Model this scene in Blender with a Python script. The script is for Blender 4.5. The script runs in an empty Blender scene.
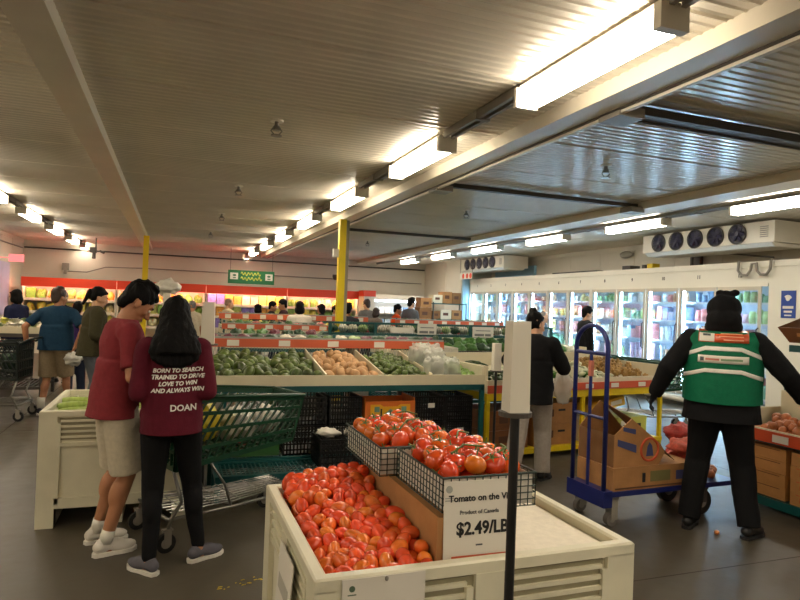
import bpy, bmesh, math, random
import numpy as np
from mathutils import Vector, Matrix, noise
from mathutils.bvhtree import BVHTree

random.seed(7); np.random.seed(7)
SC = bpy.context.scene
COL = SC.collection
PI = math.pi

# ------------------------------------------------------------------ camera, world, exposure
CAM_H = 1.58
def cam_axes(yaw=math.radians(20.21), pitch=math.radians(0.6014), roll=math.radians(2.115)):
    f = Vector((math.sin(yaw), math.cos(yaw), 0)); r = Vector((math.cos(yaw), -math.sin(yaw), 0)); u = Vector((0, 0, 1))
    f2 = f*math.cos(pitch) + u*math.sin(pitch); u2 = -f*math.sin(pitch) + u*math.cos(pitch)
    r3 = r*math.cos(roll) + u2*math.sin(roll); u3 = -r*math.sin(roll) + u2*math.cos(roll)
    return r3, u3, f2
cd = bpy.data.cameras.new('camera'); cam = bpy.data.objects.new('camera', cd); COL.objects.link(cam)
r3, u3, f2 = cam_axes()
m = Matrix(((r3.x, u3.x, -f2.x, 0), (r3.y, u3.y, -f2.y, 0), (r3.z, u3.z, -f2.z, CAM_H), (0, 0, 0, 1)))
cam.matrix_world = m
cd.sensor_width = 36; cd.lens = 616.5*36/800; cd.clip_start = 0.05; cd.clip_end = 100
SC.camera = cam
w = bpy.data.worlds.new('world'); SC.world = w; w.use_nodes = True
w.node_tree.nodes['Background'].inputs[0].default_value = (1, 0.85, 0.68, 1)
w.node_tree.nodes['Background'].inputs[1].default_value = 0.05
SC.view_settings.view_transform = 'Standard'; SC.view_settings.look = 'None'
SC.view_settings.exposure = 1.35; SC.view_settings.gamma = 1; SC.view_settings.use_curve_mapping = False
SC.cycles.use_denoising = True
SC.cycles.max_bounces = 7; SC.cycles.diffuse_bounces = 5; SC.cycles.glossy_bounces = 3; SC.cycles.transmission_bounces = 4
SC.cycles.sample_clamp_indirect = 4.0; SC.cycles.caustics_reflective = False; SC.cycles.caustics_refractive = False
E_TUBE = 21.0        # ceiling fluorescent fixtures
E_FREEZE = 23.0      # freezer door tubes
E_COOLER = 12.0      # produce cooler lamps
WARM = (1.0, 0.87, 0.69); COOLW = (0.5, 0.78, 1.0)

# ------------------------------------------------------------------ materials
ORD = ['zeroth','first','second','third','fourth','fifth','sixth','seventh','eighth','ninth','tenth','eleventh','twelfth']
def nth(k):
    return '%d%s' % (k, 'th' if 10 <= k % 100 <= 20 else {1:'st',2:'nd',3:'rd'}.get(k % 10,'th'))
def lin(c):
    return tuple(((v/255)/12.92 if v/255 <= 0.04045 else ((v/255+0.055)/1.055)**2.4) for v in c) + (1,)
_mats = {}
def mat(name, col=(128,128,128), rough=0.5, metal=0.0, ns=0, na=0.15, bump=0, bs=60, rnd=0, col2=None, spec=0.5, coat=0,
        stretch=(1,1,1), emis=None, es=0, hue=0, sss=0):
    if name in _mats: return _mats[name]
    M = bpy.data.materials.new(name); M.use_nodes = True; _mats[name] = M
    nt = M.node_tree; N = nt.nodes; Lk = nt.links; b = N['Principled BSDF']
    b.inputs['Base Color'].default_value = lin(col); b.inputs['Roughness'].default_value = rough
    b.inputs['Metallic'].default_value = metal; b.inputs['Specular IOR Level'].default_value = spec
    if coat: b.inputs['Coat Weight'].default_value = coat; b.inputs['Coat Roughness'].default_value = 0.15
    if sss: b.inputs['Subsurface Weight'].default_value = sss; b.inputs['Subsurface Radius'].default_value = (0.02,0.008,0.004)
    src = None
    if ns or bump:
        tc = N.new('ShaderNodeTexCoord'); mp = N.new('ShaderNodeMapping'); mp.inputs['Scale'].default_value = stretch
        Lk.new(tc.outputs['Object'], mp.inputs[0])
    if ns:
        no = N.new('ShaderNodeTexNoise'); no.inputs['Scale'].default_value = ns; no.inputs['Detail'].default_value = 5
        Lk.new(mp.outputs[0], no.inputs[0])
        cr = N.new('ShaderNodeValToRGB'); cr.color_ramp.elements[0].position = 0.3; cr.color_ramp.elements[1].position = 0.7
        c1 = lin(col); c2 = lin(col2) if col2 else tuple(min(1, v*(1+na)) for v in c1[:3])+(1,)
        if not col2: c1 = tuple(v*(1-na) for v in c1[:3])+(1,)
        cr.color_ramp.elements[0].color = c1; cr.color_ramp.elements[1].color = c2
        Lk.new(no.outputs[0], cr.inputs[0]); src = cr.outputs[0]
    if rnd or hue:
        oi = N.new('ShaderNodeObjectInfo'); hs = N.new('ShaderNodeHueSaturation')
        if src: Lk.new(src, hs.inputs['Color'])
        else: hs.inputs['Color'].default_value = lin(col)
        mr = N.new('ShaderNodeMapRange'); mr.inputs['To Min'].default_value = 1-rnd; mr.inputs['To Max'].default_value = 1+rnd
        Lk.new(oi.outputs['Random'], mr.inputs[0]); Lk.new(mr.outputs[0], hs.inputs['Value'])
        if hue:
            ml = N.new('ShaderNodeMath'); ml.operation = 'MULTIPLY'; ml.inputs[1].default_value = 7.31
            fr = N.new('ShaderNodeMath'); fr.operation = 'FRACT'
            pw = N.new('ShaderNodeMath'); pw.operation = 'POWER'; pw.inputs[1].default_value = 3
            m2 = N.new('ShaderNodeMapRange'); m2.inputs['To Min'].default_value = 0.5; m2.inputs['To Max'].default_value = 0.5+hue
            Lk.new(oi.outputs['Random'], ml.inputs[0]); Lk.new(ml.outputs[0], fr.inputs[0]); Lk.new(fr.outputs[0], pw.inputs[0])
            Lk.new(pw.outputs[0], m2.inputs[0]); Lk.new(m2.outputs[0], hs.inputs['Hue'])
        src = hs.outputs[0]
    if src: Lk.new(src, b.inputs['Base Color'])
    if bump:
        n2 = N.new('ShaderNodeTexNoise'); n2.inputs['Scale'].default_value = bs; n2.inputs['Detail'].default_value = 3
        Lk.new(mp.outputs[0], n2.inputs[0]); bp = N.new('ShaderNodeBump'); bp.inputs['Strength'].default_value = bump
        bp.inputs['Distance'].default_value = 0.01
        Lk.new(n2.outputs[0], bp.inputs['Height']); Lk.new(bp.outputs[0], b.inputs['Normal'])
    if emis:
        b.inputs['Emission Color'].default_value = tuple(emis)+(1,); b.inputs['Emission Strength'].default_value = es
    return M
def glass_mat(name, tint=(1,1,1), refl=0.06):
    M = bpy.data.materials.new(name); M.use_nodes = True; nt = M.node_tree; nt.nodes.clear()
    o = nt.nodes.new('ShaderNodeOutputMaterial'); t = nt.nodes.new('ShaderNodeBsdfTransparent'); g = nt.nodes.new('ShaderNodeBsdfGlossy')
    t.inputs[0].default_value = tuple(tint)+(1,); g.inputs['Roughness'].default_value = 0.03
    x = nt.nodes.new('ShaderNodeMixShader'); lw = nt.nodes.new('ShaderNodeLayerWeight'); lw.inputs[0].default_value = 0.25
    mm = nt.nodes.new('ShaderNodeMath'); mm.operation = 'MULTIPLY_ADD'; mm.inputs[1].default_value = 0.5; mm.inputs[2].default_value = refl
    nt.links.new(lw.outputs['Fresnel'], mm.inputs[0]); nt.links.new(mm.outputs[0], x.inputs[0])
    nt.links.new(t.outputs[0], x.inputs[1]); nt.links.new(g.outputs[0], x.inputs[2]); nt.links.new(x.outputs[0], o.inputs[0])
    return M
def film_mat(name, col, alpha):
    M = bpy.data.materials.new(name); M.use_nodes = True; b = M.node_tree.nodes['Principled BSDF']
    b.inputs['Base Color'].default_value = lin(col); b.inputs['Alpha'].default_value = alpha; b.inputs['Roughness'].default_value = 0.25
    return M

# ------------------------------------------------------------------ mesh builder
class MB:
    def __init__(s): s.bm = bmesh.new()
    def quadbox(s, pts):          # 8 points: bottom 4 ccw, top 4
        v = [s.bm.verts.new(p) for p in pts]
        for f in ((3,2,1,0),(4,5,6,7),(0,1,5,4),(1,2,6,5),(2,3,7,6),(3,0,4,7)): s.bm.faces.new([v[i] for i in f])
        return v
    def box(s, x0,x1,y0,y1,z0,z1, mx=None):
        p = [Vector(q) for q in ((x0,y0,z0),(x1,y0,z0),(x1,y1,z0),(x0,y1,z0),(x0,y0,z1),(x1,y0,z1),(x1,y1,z1),(x0,y1,z1))]
        if mx is not None: p = [mx @ q for q in p]
        s.quadbox(p); return s
    def bar(s, a, b, w, h, up=(0,0,1)):    # rectangular bar from a to b
        a = Vector(a); b = Vector(b); d = (b-a).normalized(); up = Vector(up)
        if abs(d.dot(up)) > 0.98: up = Vector((0,1,0))
        r = d.cross(up).normalized()*w/2; u = r.cross(d).normalized()*h/2
        s.quadbox([a-r-u, a+r-u, a+r+u, a-r+u, b-r-u, b+r-u, b+r+u, b-r+u]); return s
    def rings(s, rings, caps=True, closed=False):
        R = [[s.bm.verts.new(p) for p in r] for r in rings]; n = len(R[0])
        for i in range(len(R)-1+(1 if closed else 0)):
            a = R[i]; b = R[(i+1) % len(R)]
            for k in range(n): s.bm.faces.new((a[k], a[(k+1)%n], b[(k+1)%n], b[k]))
        if caps and not closed: s.bm.faces.new(R[0][::-1]); s.bm.faces.new(R[-1])
        return s
    def cyl(s, a, b, r0, r1=None, n=12, cap=0):   # cap=1: rounded ends
        a = Vector(a); b = Vector(b); r1 = r0 if r1 is None else r1; d = (b-a)
        L = d.length; d = d/L if L > 1e-9 else Vector((0,0,1))
        q = d.to_track_quat('Z','Y').to_matrix(); prof = []
        if cap:
            k = 5
            for i in range(k): t = -PI/2+0.12 + (PI/2-0.12)*i/k; prof.append((r0*math.cos(t), r0*math.sin(t)))
            prof.append((r0, 0)); prof.append((r1, L))
            for i in range(1,k+1): t = (PI/2-0.12)*i/k; prof.append((r1*math.cos(t), L+r1*math.sin(t)))
        else: prof = [(r0,0),(r1,L)]
        s.rings([[a + q @ Vector((r*math.cos(2*PI*j/n), r*math.sin(2*PI*j/n), z)) for j in range(n)] for r,z in prof]); return s
    def tube(s, pts, r, n=8, closed=False):
        pts = [Vector(p) for p in pts]; rings = []; m_ = len(pts); ref = None
        for i,p in enumerate(pts):
            if closed: d = pts[(i+1)%m_]-pts[i-1]
            else: d = pts[min(i+1,m_-1)]-pts[max(i-1,0)]
            d.normalize()
            if ref is None: ref = Vector((0,0,1)) if abs(d.z) < 0.9 else Vector((1,0,0))
            u = d.cross(ref).normalized(); v = d.cross(u).normalized(); ref = -v if False else u.cross(d)
            rings.append([p + u*r*math.cos(2*PI*j/n) + v*r*math.sin(2*PI*j/n) for j in range(n)])
        s.rings(rings, closed=closed); return s
    def ell(s, c, rad, rot=None, nu=16, nv=10):
        c = Vector(c); rings = []
        for i in range(1,nv):
            t = PI*i/nv; rr = []
            for j in range(nu):
                p = Vector((rad[0]*math.sin(t)*math.cos(2*PI*j/nu), rad[1]*math.sin(t)*math.sin(2*PI*j/nu), -rad[2]*math.cos(t)))
                rr.append(c + (rot @ p if rot is not None else p))
            rings.append(rr)
        R = [[s.bm.verts.new(p) for p in r] for r in rings]
        for a,b in zip(R,R[1:]):
            for k in range(nu): s.bm.faces.new((a[k],a[(k+1)%nu],b[(k+1)%nu],b[k]))
        for sgn,r in ((-1,R[0]),(1,R[-1])):
            p = Vector((0,0,sgn*rad[2])); t = s.bm.verts.new(c + (rot @ p if rot is not None else p))
            for k in range(nu):
                f = (r[(k+1)%nu], r[k], t) if sgn < 0 else (r[k], r[(k+1)%nu], t)
                s.bm.faces.new(f)
        return s
    def prism(s, outline, axis, a, b):    # outline 2D points extruded along axis ('x','y','z') from a to b
        def P(u,v,t): return {'x':(t,u,v),'y':(u,t,v),'z':(u,v,t)}[axis]
        s.rings([[Vector(P(u,v,a)) for u,v in outline],[Vector(P(u,v,b)) for u,v in outline]]); return s
    def build(s, name, m, parent=None, smooth=False, bevel=0, loc=None, seg=1):
        if bevel:
            bmesh.ops.bevel(s.bm, geom=[e for e in s.bm.edges if e.is_manifold and e.calc_face_angle(0) > 0.5], offset=bevel, segments=seg, affect='EDGES', clamp_overlap=True)
        bmesh.ops.recalc_face_normals(s.bm, faces=s.bm.faces)
        me = bpy.data.meshes.new(name); s.bm.to_mesh(me); s.bm.free()
        if smooth:
            for p in me.polygons: p.use_smooth = True
        return link(name, me, m, parent, loc)
def link(name, me, m, parent=None, loc=None):
    o = bpy.data.objects.new(name, me); COL.objects.link(o)
    if m is not None:
        me.materials.clear(); me.materials.append(m)
    if parent is not None: o.parent = parent
    if loc is not None: o.location = loc
    return o
def tag(o, label=None, cat=None, group=None, kind=None):
    if label: o['label'] = label
    if cat: o['category'] = cat
    if group: o['group'] = group
    if kind: o['kind'] = kind
    return o
def thing(name, label, cat, loc=(0,0,0), rz=0, group=None):
    o = bpy.data.objects.new(name, None); COL.objects.link(o); o.location = loc; o.rotation_euler = (0,0,rz); o.empty_display_size = 0.1
    return tag(o, label, cat, group)
def struct(o): o['kind'] = 'structure'; return o
def copy_tree(o, parent=None):
    c = o.copy(); COL.objects.link(c); c.parent = parent
    for ch in KIDS.get(o.name, None) or [x for x in o.children]: copy_tree(ch, c)
    return c
KIDS = {}
def text_mesh(txt, size, shear=0, ext=0.001, bold=0, align='CENTER', sx=1):
    cu = bpy.data.curves.new('text', 'FONT'); cu.body = txt; cu.size = size; cu.extrude = ext; cu.offset = bold; cu.shear = shear
    cu.align_x = align; cu.align_y = 'CENTER'; cu.resolution_u = 3
    o = bpy.data.objects.new('text', cu); COL.objects.link(o)
    bpy.context.view_layer.update()
    me = bpy.data.meshes.new_from_object(o.evaluated_get(bpy.context.evaluated_depsgraph_get()))
    bpy.data.objects.remove(o); bpy.data.curves.remove(cu)
    if sx != 1:
        for v in me.vertices: v.co.x *= sx
    return me
def put_text(name, txt, size, m, parent, mx, **k):
    me = text_mesh(txt, size, **k); me.transform(mx); return link(name, me, m, parent)
FACE_Y = Matrix.Rotation(PI/2, 4, 'X')       # text readable by someone looking towards +Y
FACE_X = Matrix.Rotation(-PI/2, 4, 'Z') @ Matrix.Rotation(PI/2, 4, 'X')  # readable looking towards +X
T = Matrix.Translation

M_white = mat('white_enamel', (226,220,205), 0.35, ns=3, na=0.04)
M_ceil = mat('ceiling_panel_metal', (224,217,202), 0.22, ns=2.2, na=0.05, spec=0.8)
M_wall = mat('wall_panel', (205,198,182), 0.45, ns=1.2, na=0.05)
M_grey = mat('painted_grey_steel', (140,134,124), 0.45, ns=6, na=0.08)
M_darkm = mat('dark_steel', (72,66,60), 0.5)
M_chrome = mat('chrome_wire', (140,138,132), 0.3, metal=1.0)
M_yellow = mat('yellow_paint', (226,196,10), 0.45, ns=4, na=0.08)
M_cream = mat('cream_plastic', (214,209,184), 0.42, ns=5, na=0.07, bump=0.1, bs=25)
M_creamb = mat('cream_board', (216,206,176), 0.5, ns=4, na=0.06)
M_teal = mat('teal_steel', (10,74,74), 0.4, ns=5, na=0.1)
M_orange = mat('orange_price_rail', (200,92,58), 0.45, ns=3, na=0.06)
M_red = mat('red_canopy', (226,62,24), 0.4, ns=2, na=0.05)
M_black = mat('black_plastic', (16,16,17), 0.45)
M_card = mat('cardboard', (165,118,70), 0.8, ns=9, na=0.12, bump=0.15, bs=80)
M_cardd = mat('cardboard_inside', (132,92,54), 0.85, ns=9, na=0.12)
M_paper = mat('paper_card', (222,217,205), 0.6)
M_ink = mat('black_ink', (22,22,24), 0.6)
M_green = mat('cart_green', (8,58,36), 0.35)
M_blue = mat('blue_steel', (24,34,98), 0.35, ns=8, na=0.15)
M_wood = mat('crate_wood', (120,72,36), 0.7, ns=6, na=0.2, stretch=(1,1,6))
M_film = film_mat('clear_film', (225,225,215), 0.40)
# ------------------------------------------------------------------ the room
XL, XR, YB, YF, ZC = -4.05, 9.4, 20.2, -11.0, 3.1
def floor_mat():
    M = mat('concrete_floor', (77,71,59), 0.42, ns=0.8, na=0.16, bump=0.08, bs=12, spec=0.4)
    nt = M.node_tree; N = nt.nodes; b = N['Principled BSDF']
    n2 = N.new('ShaderNodeTexNoise'); n2.inputs['Scale'].default_value = 9; n2.inputs['Detail'].default_value = 6
    mx = N.new('ShaderNodeMixRGB'); mx.blend_type = 'MULTIPLY'; mx.inputs[0].default_value = 0.5
    cr = N.new('ShaderNodeValToRGB'); cr.color_ramp.elements[0].position = 0.35; cr.color_ramp.elements[0].color = (0.62,0.6,0.56,1); cr.color_ramp.elements[1].position = 0.6
    src = b.inputs['Base Color'].links[0].from_socket
    tc = [n for n in N if n.type == 'TEX_COORD'][0]
    nt.links.new(tc.outputs['Object'], n2.inputs[0]); nt.links.new(n2.outputs[0], cr.inputs[0])
    nt.links.new(src, mx.inputs[1]); nt.links.new(cr.outputs[0], mx.inputs[2]); nt.links.new(mx.outputs[0], b.inputs['Base Color'])
    mr = N.new('ShaderNodeMapRange'); mr.inputs['To Min'].default_value = 0.3; mr.inputs['To Max'].default_value = 0.55
    nt.links.new(n2.outputs[0], mr.inputs[0]); nt.links.new(mr.outputs[0], b.inputs['Roughness'])
    return M
M_floor = floor_mat()
b = MB(); b.box(XL-.1,XR+.1,YF-.1,YB+.1,-.1,0)
struct(b.build('floor', M_floor))
b = MB()      # saw-cut joints: thin dark grooves
for y in (2.95, 8.1, 13.2): b.box(XL,XR,y,y+.008,0,.0006)
for x in (-1.75, 2.3, 5.5): b.box(x,x+.008,YF,YB,0,.0006)
struct(b.build('trim_1', mat('joint_dark', (58,50,42), 0.8)))
# ribbed ceiling, panels 1.165 m wide running across the room
b = MB(); prof = []; y = 3.53-1.165*13
while y < YB+.1:
    prof += [(y-.016, ZC-.007), (y-.014, ZC+.012), (y+.014, ZC+.012), (y+.016, ZC-.007)]
    nr = 14; st = (1.165-.032)/nr
    for k in range(nr):
        a = y+.016+k*st
        prof += [(a+st*.06, ZC-.007), (a+st*.24, ZC), (a+st*.80, ZC), (a+st*.98, ZC-.007)]
    y += 1.165
va = [b.bm.verts.new((XL-.1, p[0], p[1])) for p in prof]; vb = [b.bm.verts.new((XR+.1, p[0], p[1])) for p in prof]
for i in range(len(prof)-1): b.bm.faces.new((va[i], va[i+1], vb[i+1], vb[i]))
b.box(XL-.1,XR+.1,YF-.1,YB+.1,ZC+.013,ZC+.1)
o = struct(b.build('ceiling', M_ceil))
def wall(name, axis, pos, t, a0, a1, seams, z1=3.1, m=M_wall):
    b = MB()
    if axis == 'x': b.box(min(pos,pos+t),max(pos,pos+t),a0,a1,0,z1)
    else: b.box(a0,a1,min(pos,pos+t),max(pos,pos+t),0,z1)
    s = -1 if t > 0 else 1
    for q in seams:
        if axis == 'x': b.box(min(pos,pos+s*.006),max(pos,pos+s*.006),q-.012,q+.012,0,z1)
        else: b.box(q-.012,q+.012,min(pos,pos+s*.006),max(pos,pos+s*.006),0,z1)
    return struct(b.build(name, m))
fr = lambda a,b_,s: [a+s*i for i in range(1,int((b_-a)/s)+1)]
wall('wall_left','x',XL,-.1,YF,YB,fr(YF,YB,1.15))
wall('wall_back','y',YB,.1,XL-.1,XR+.1,fr(XL,8.2,1.15))
wall('wall_right','x',XR,.1,YF,17.25,fr(YF,17,1.15))
wall('wall_front','y',YF,-.1,XL,XR+.1,[])
b = MB(); b.box(8.35,9.5,17.25,YB,0,3.1); b.box(8.335,8.35,18.4,18.42,0,3.1)
struct(b.build('wall_alcove', M_wall))
b = MB(); b.box(XL,8.35,YB-.02,YB,2.98,3.1); b.box(XL,XL+.02,YF,YB,3.0,3.1); b.box(XR-.02,XR,YF,17.25,3.0,3.1)
struct(b.build('trim_2', M_wall))
b = MB(); b.box(8.38,8.59,17.16,17.25,0,2.55); b.box(9.33,9.4,14.7,16.9,2.51,2.85)
struct(b.build('door_1', mat('blue_strip_door', (150,190,214), 0.35, ns=2, na=0.08)))
# ceiling beams
b = MB(); b.box(-.86,-.64,YF,YB,2.995,3.1)
struct(b.build('trim_3', mat('beam_paint', (222,214,196), 0.33, ns=2, na=0.05), bevel=.01))
b = MB(); b.box(2.6,2.8,YF,YB,2.99,3.1); b.box(2.835,2.87,YF,YB,2.965,3.1)
struct(b.build('trim_4', _mats['beam_paint']))
b = MB(); b.box(2.8,2.835,YF,YB,2.985,3.1)
struct(b.build('trim_5', M_darkm))
b = MB(); b.box(5.82,6.2,YF,YB,2.995,3.1)
struct(b.build('trim_6', _mats['beam_paint'], bevel=.01))

# yellow posts
for nm,lab,x,y,r in (('yellow_post','thick yellow square post under the ceiling beam in the middle of the hall',2.60,9.95,.056),
                 ('yellow_post','thin yellow post far away, above the red topped coolers on the left',-.62,15.3,.06)):
    t = thing('support_post', lab, 'post', (x,y,0), 0, 'yellow support posts')
    b = MB(); b.box(-r,r,-r,r,.012,2.988); b.build('shaft', M_yellow, t, bevel=.012, seg=2)
    b = MB(); b.box(-r*1.8,r*1.8,-r*1.8,r*1.8,0,.012); b.build('base_plate', M_yellow, t)
b = MB(); b.box(2.67,2.73,9.98,10.04,.0,2.985)
tag(b.build('conduit_riser', M_grey), 'slim grey conduit running up behind the thick yellow post', 'conduit')
b = MB(); b.box(-.08,.08,-.03,.03,0,.13)
tag(b.build('junction_box', M_white, loc=(2.53,9.94,2.36)), 'small white box fixed on the left of the thick yellow post', 'junction box')

# ------------------------------------------------------------------ ceiling light fixtures
M_tube = mat('lit_diffuser', (255,248,230), 0.5, emis=WARM, es=E_TUBE)
M_side = {}
for nm_,em_ in (('warm',WARM),('white',(1.0,0.93,0.80))): M_side[nm_] = mat('lit_lens_side_'+nm_, (255,248,230), 0.5, emis=em_, es=E_TUBE*.24)
M_tubeW = mat('lit_diffuser_white', (255,250,240), 0.5, emis=(1.0,0.93,0.80), es=E_TUBE*1.15)
def fixture(tm):
    t = thing('strip_light','', 'ceiling light')
    b = MB(); b.box(-.06,.06,0,1.24,.105,.14); b.build('housing', mat('fixture_grey',(222,216,202),.4), t)
    for ya,yb_ in ((-.05,0),(1.24,1.27)): b = MB(); b.box(-.085,.085,ya,yb_,-.005,.125); b.build('end_cap', _mats['fixture_grey'], t, bevel=.004)
    b = MB(); b.prism([(-.075,.105),(-.08,.03),(-.06,0),(.06,0),(.08,.03),(.075,.105)], 'y', 0, 1.24); df = b.build('diffuser', tm, t); df.data.materials.append(M_side['warm' if tm is M_tube else 'white'])
    for pl in df.data.polygons:
        if abs(pl.normal.x) > .6: pl.material_index = 1
    b = MB(); b.box(-.02,.02,-.05,1.27,.14,.165); b.build('mounting_rail', M_grey, t)
    return t
rows = [('middle row over the tomato bin', 2.16, 2.32, 2.55, -5, 8, M_tube),
        ('left row near the left wall', -2.5, 4.55, 2.55, -5, 7, M_tube),
        ('right row in front of the freezers', 6.82, 4.78, 2.47, -5, 6, M_tubeW)]
ordn = ['nearest','second','third','fourth','fifth','sixth','seventh','eighth']
for rn,x,y0,st,k0,k1,tm in rows:
    p = fixture(tm); first = True
    for k in range(k0,k1):
        t = p if first else copy_tree(p); first = False
        t.location = (x, y0+st*k, 2.93)
        t['group'] = 'strip lights in the '+rn.split(' over')[0].split(' near the')[0].split(' in front')[0]
        if 'left row' in rn: vis = k-2
        else: vis = k
        if vis >= 0: t['label'] = 'white strip light, %s in view of the %s' % (ordn[vis], rn)
        else: t['label'] = 'white strip light, %s out of frame, %s' % (nth(-vis), rn)
    for k in range(k0,k1-1):
        ya = y0+st*k+1.28; yb_ = y0+st*(k+1)-.06
        b = MB(); b.box(x-.05,x+.05,ya,yb_,3.075,3.095); b.box(x-.05,x-.02,ya,yb_,3.03,3.075); b.box(x+.02,x+.05,ya,yb_,3.03,3.075); b.box(x-.06,x+.06,(ya+yb_)/2-.02,(ya+yb_)/2+.02,3.02,3.09)
        v = k if 'left' not in rn else k-2
        tag(b.build('light_track', M_grey), ('grey metal track behind the %s light of the %s' % (ordn[v], rn.split(' over')[0].split(' near the')[0].split(' in front')[0])) if v >= 0 else 'grey metal track, %s, %s span out of frame' % (rn.split(' over')[0].split(' near the')[0].split(' in front')[0], nth(-v)), 'light track', 'light tracks')

# pipes along and across the ceiling
def pipe(name, lab, pts, r, m=M_grey, cat='conduit', n=8):
    b = MB(); b.tube(pts, r, n); return tag(b.build(name, m, smooth=True), lab, cat)
b = MB(); b.box(2.87,9.38,3.50,3.62,3.0,3.06); b.box(2.87,9.38,3.62,3.63,2.985,3.0)
tag(b.build('ceiling_channel', M_darkm), 'wide dark steel channel crossing the ceiling at the upper right', 'ceiling channel')
b = MB(); b.box(2.87,5.8,6.66,6.74,3.02,3.07)
tag(b.build('ceiling_channel', M_darkm), 'thin dark channel crossing the ceiling between the beams, behind the wide one', 'ceiling channel')
b = MB(); b.box(2.87,5.8,11.6,11.67,3.02,3.07)
tag(b.build('ceiling_channel', M_darkm), 'faint dark channel crossing the ceiling far behind the thick yellow post', 'ceiling channel')
for (x,y,l) in ((2.93,3.56,'small pale box where the wide dark channel meets the main beam'),(2.93,6.70,'small grey box where the thin channel meets the main beam'),
              (5.74,6.70,'small grey box where the thin channel meets the right hand beam')):
    b = MB(); b.box(-.11,.11,-.11,.11,0,.07); tag(b.build('junction_box', M_grey, loc=(x,y,2.95), bevel=.008), l, 'junction box')
pipe('ceiling_pipe','long thin pipe running under the ceiling beside the right row of lights',[(6.45,YF+.3,3.0),(6.45,19.9,3.0)],.03)
pipe('wall_conduit','dark conduit running along the top of the back wall',[(XL+.03,20.15,2.88),(8.3,20.15,2.88)],.022,M_darkm)
pipe('wall_conduit','thin conduit bending along the back wall above the left red coolers',[(-2.9,20.15,2.25),(-2.4,20.15,2.25),(-1.9,20.15,2.42),(-.9,20.15,2.45),(8.2,20.15,2.4)],.016,M_grey)
pipe('wall_conduit','thin conduit along the top of the left wall',[(XL+.04,4,2.84),(XL+.04,19.9,2.84)],.018,M_grey)
b = MB(); b.box(-.09,.09,-.06,.06,0,.2); b.box(-.04,.04,-.08,-.06,-.12,.02)
tag(b.build('wall_box', M_grey, loc=(-2.95,20.13,2.28)),'small grey box on the back wall above the left end of the red coolers','electrical box')
t = thing('camera_mount','dark security camera cluster hanging under the ceiling near the left row of lights','security camera',(-1.95,18.0,0))
b = MB(); b.cyl((0,0,2.82),(0,0,3.09),.02); b.box(-.14,.02,-.06,.06,2.7,2.84); b.build('bracket', M_darkm, t)
b = MB(); b.cyl((-.04,0,2.7),(-.04,-.05,2.55),.04,.05); b.cyl((.1,0,2.75),(.2,-.1,2.7),.03); b.build('camera_body', M_darkm, t)
b = MB(); b.ell((0,0,0),(.09,.09,.06)); b.box(-.1,.1,-.03,.03,.02,.12)
tag(b.build('ceiling_speaker', M_darkm, loc=(4.95,19.6,2.42)),'small dark fixture high on the back wall right of the green sign','speaker')
# sprinklers
def sprinkler():
    t = thing('sprinkler_head','', 'sprinkler')
    b = MB(); b.cyl((0,0,.115),(0,0,.13),.04,.045,16); b.build('escutcheon', M_white, t)
    b = MB(); b.cyl((0,0,.06),(0,0,.117),.013); b.cyl((0,0,.045),(0,0,.08),.026,.02); 
    for s in (-1,1): b.tube([(s*.018,0,.07),(s*.034,0,.04),(s*.012,0,.008)],.005,6)
    b.cyl((0,0,-.002),(0,0,.006),.034,.034,14); b.build('nozzle', M_chrome, t, smooth=False)
    return t
sp = sprinkler(); first = True
for x,y,l in ((.69,4.73,'chrome sprinkler head, largest on the left half of the ceiling'),(.69,7.63,'chrome sprinkler head, second in the line behind the largest left one'),
            (.68,10.2,'small sprinkler head, third in the line on the left ceiling'),(.67,13.1,'tiny sprinkler head, fourth in the line on the left ceiling'),
            (3.72,4.71,'sprinkler head on the right ceiling between the wide and the thin channel'),(3.8,7.77,'small sprinkler head just behind the thin channel on the right ceiling'),
            (3.85,12.6,'tiny sprinkler head far back on the right ceiling'),(-3.35,12.8,'tiny sprinkler head at the far left of the ceiling')):
    t = sp if first else copy_tree(sp); first = False
    t.location = (x*1.1,y*1.1,2.968); t.scale = (1.35,1.35,1.02); t['label'] = l; t['group'] = 'ceiling sprinklers'

# ------------------------------------------------------------------ evaporator units
def evaporator(y0,y1,lab,clamps=True):
    t = thing('evaporator_unit', lab, 'cooling unit', (8.25,0,0), 0, 'cooling units over the freezers'); L = y1-y0
    b = MB(); b.box(0,.75,y0,y1,2.74,3.06); b.build('casing', M_white, t, bevel=.012)
    b = MB(); b.prism([(0,2.735),(.7,2.735),(.62,2.68),(.08,2.68)],'y',y0+.05,y1-.05); b.build('drip_tray', M_white, t)
    ys = y0+.42; n = 5; st = (L-.62)/n
    for k in range(n):
        c = Vector((-.012, ys+st*(k+.5), 2.905)); r = .156
        b = MB(); b.tube([c+Vector((-.01, r*math.cos(a), r*math.sin(a))) for a in [2*PI*i/24 for i in range(24)]], .009, 6, closed=True)
        f = b.build('fan_ring', M_darkm, t, smooth=True)
        b = MB(); b.cyl(c+Vector((.006,0,0)), c+Vector((.012,0,0)), r, r, 28); 
        b.build('fan_backing', mat('fan_navy',(30,30,48),.4), f)
        b = MB(); b.cyl(c+Vector((-.02,0,0)), c+Vector((.004,0,0)), .035, .035, 12)
        for q in range(6):
            a = 2*PI*q/6; b.box(-.006,.002,.03,.125,-.03,.03, T(c+Vector((-.006,0,0)))@Matrix.Rotation(a,4,'X')@Matrix.Rotation(.35,4,'Y'))
        for rr in (.05,.08,.11): b.tube([c+Vector((-.022, rr*math.cos(a), rr*math.sin(a))) for a in [2*PI*i/20 for i in range(20)]], .0025, 4, closed=True)
        b.build('fan_blades', mat('fan_blue',(52,50,78),.35), f)
    b = MB()
    for k in range(6): b.box(-.004,.002,y0+.1,y0+.24,2.82+.03*k,2.835+.03*k)
    b.build('vent', M_grey, t)
    return t
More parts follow.
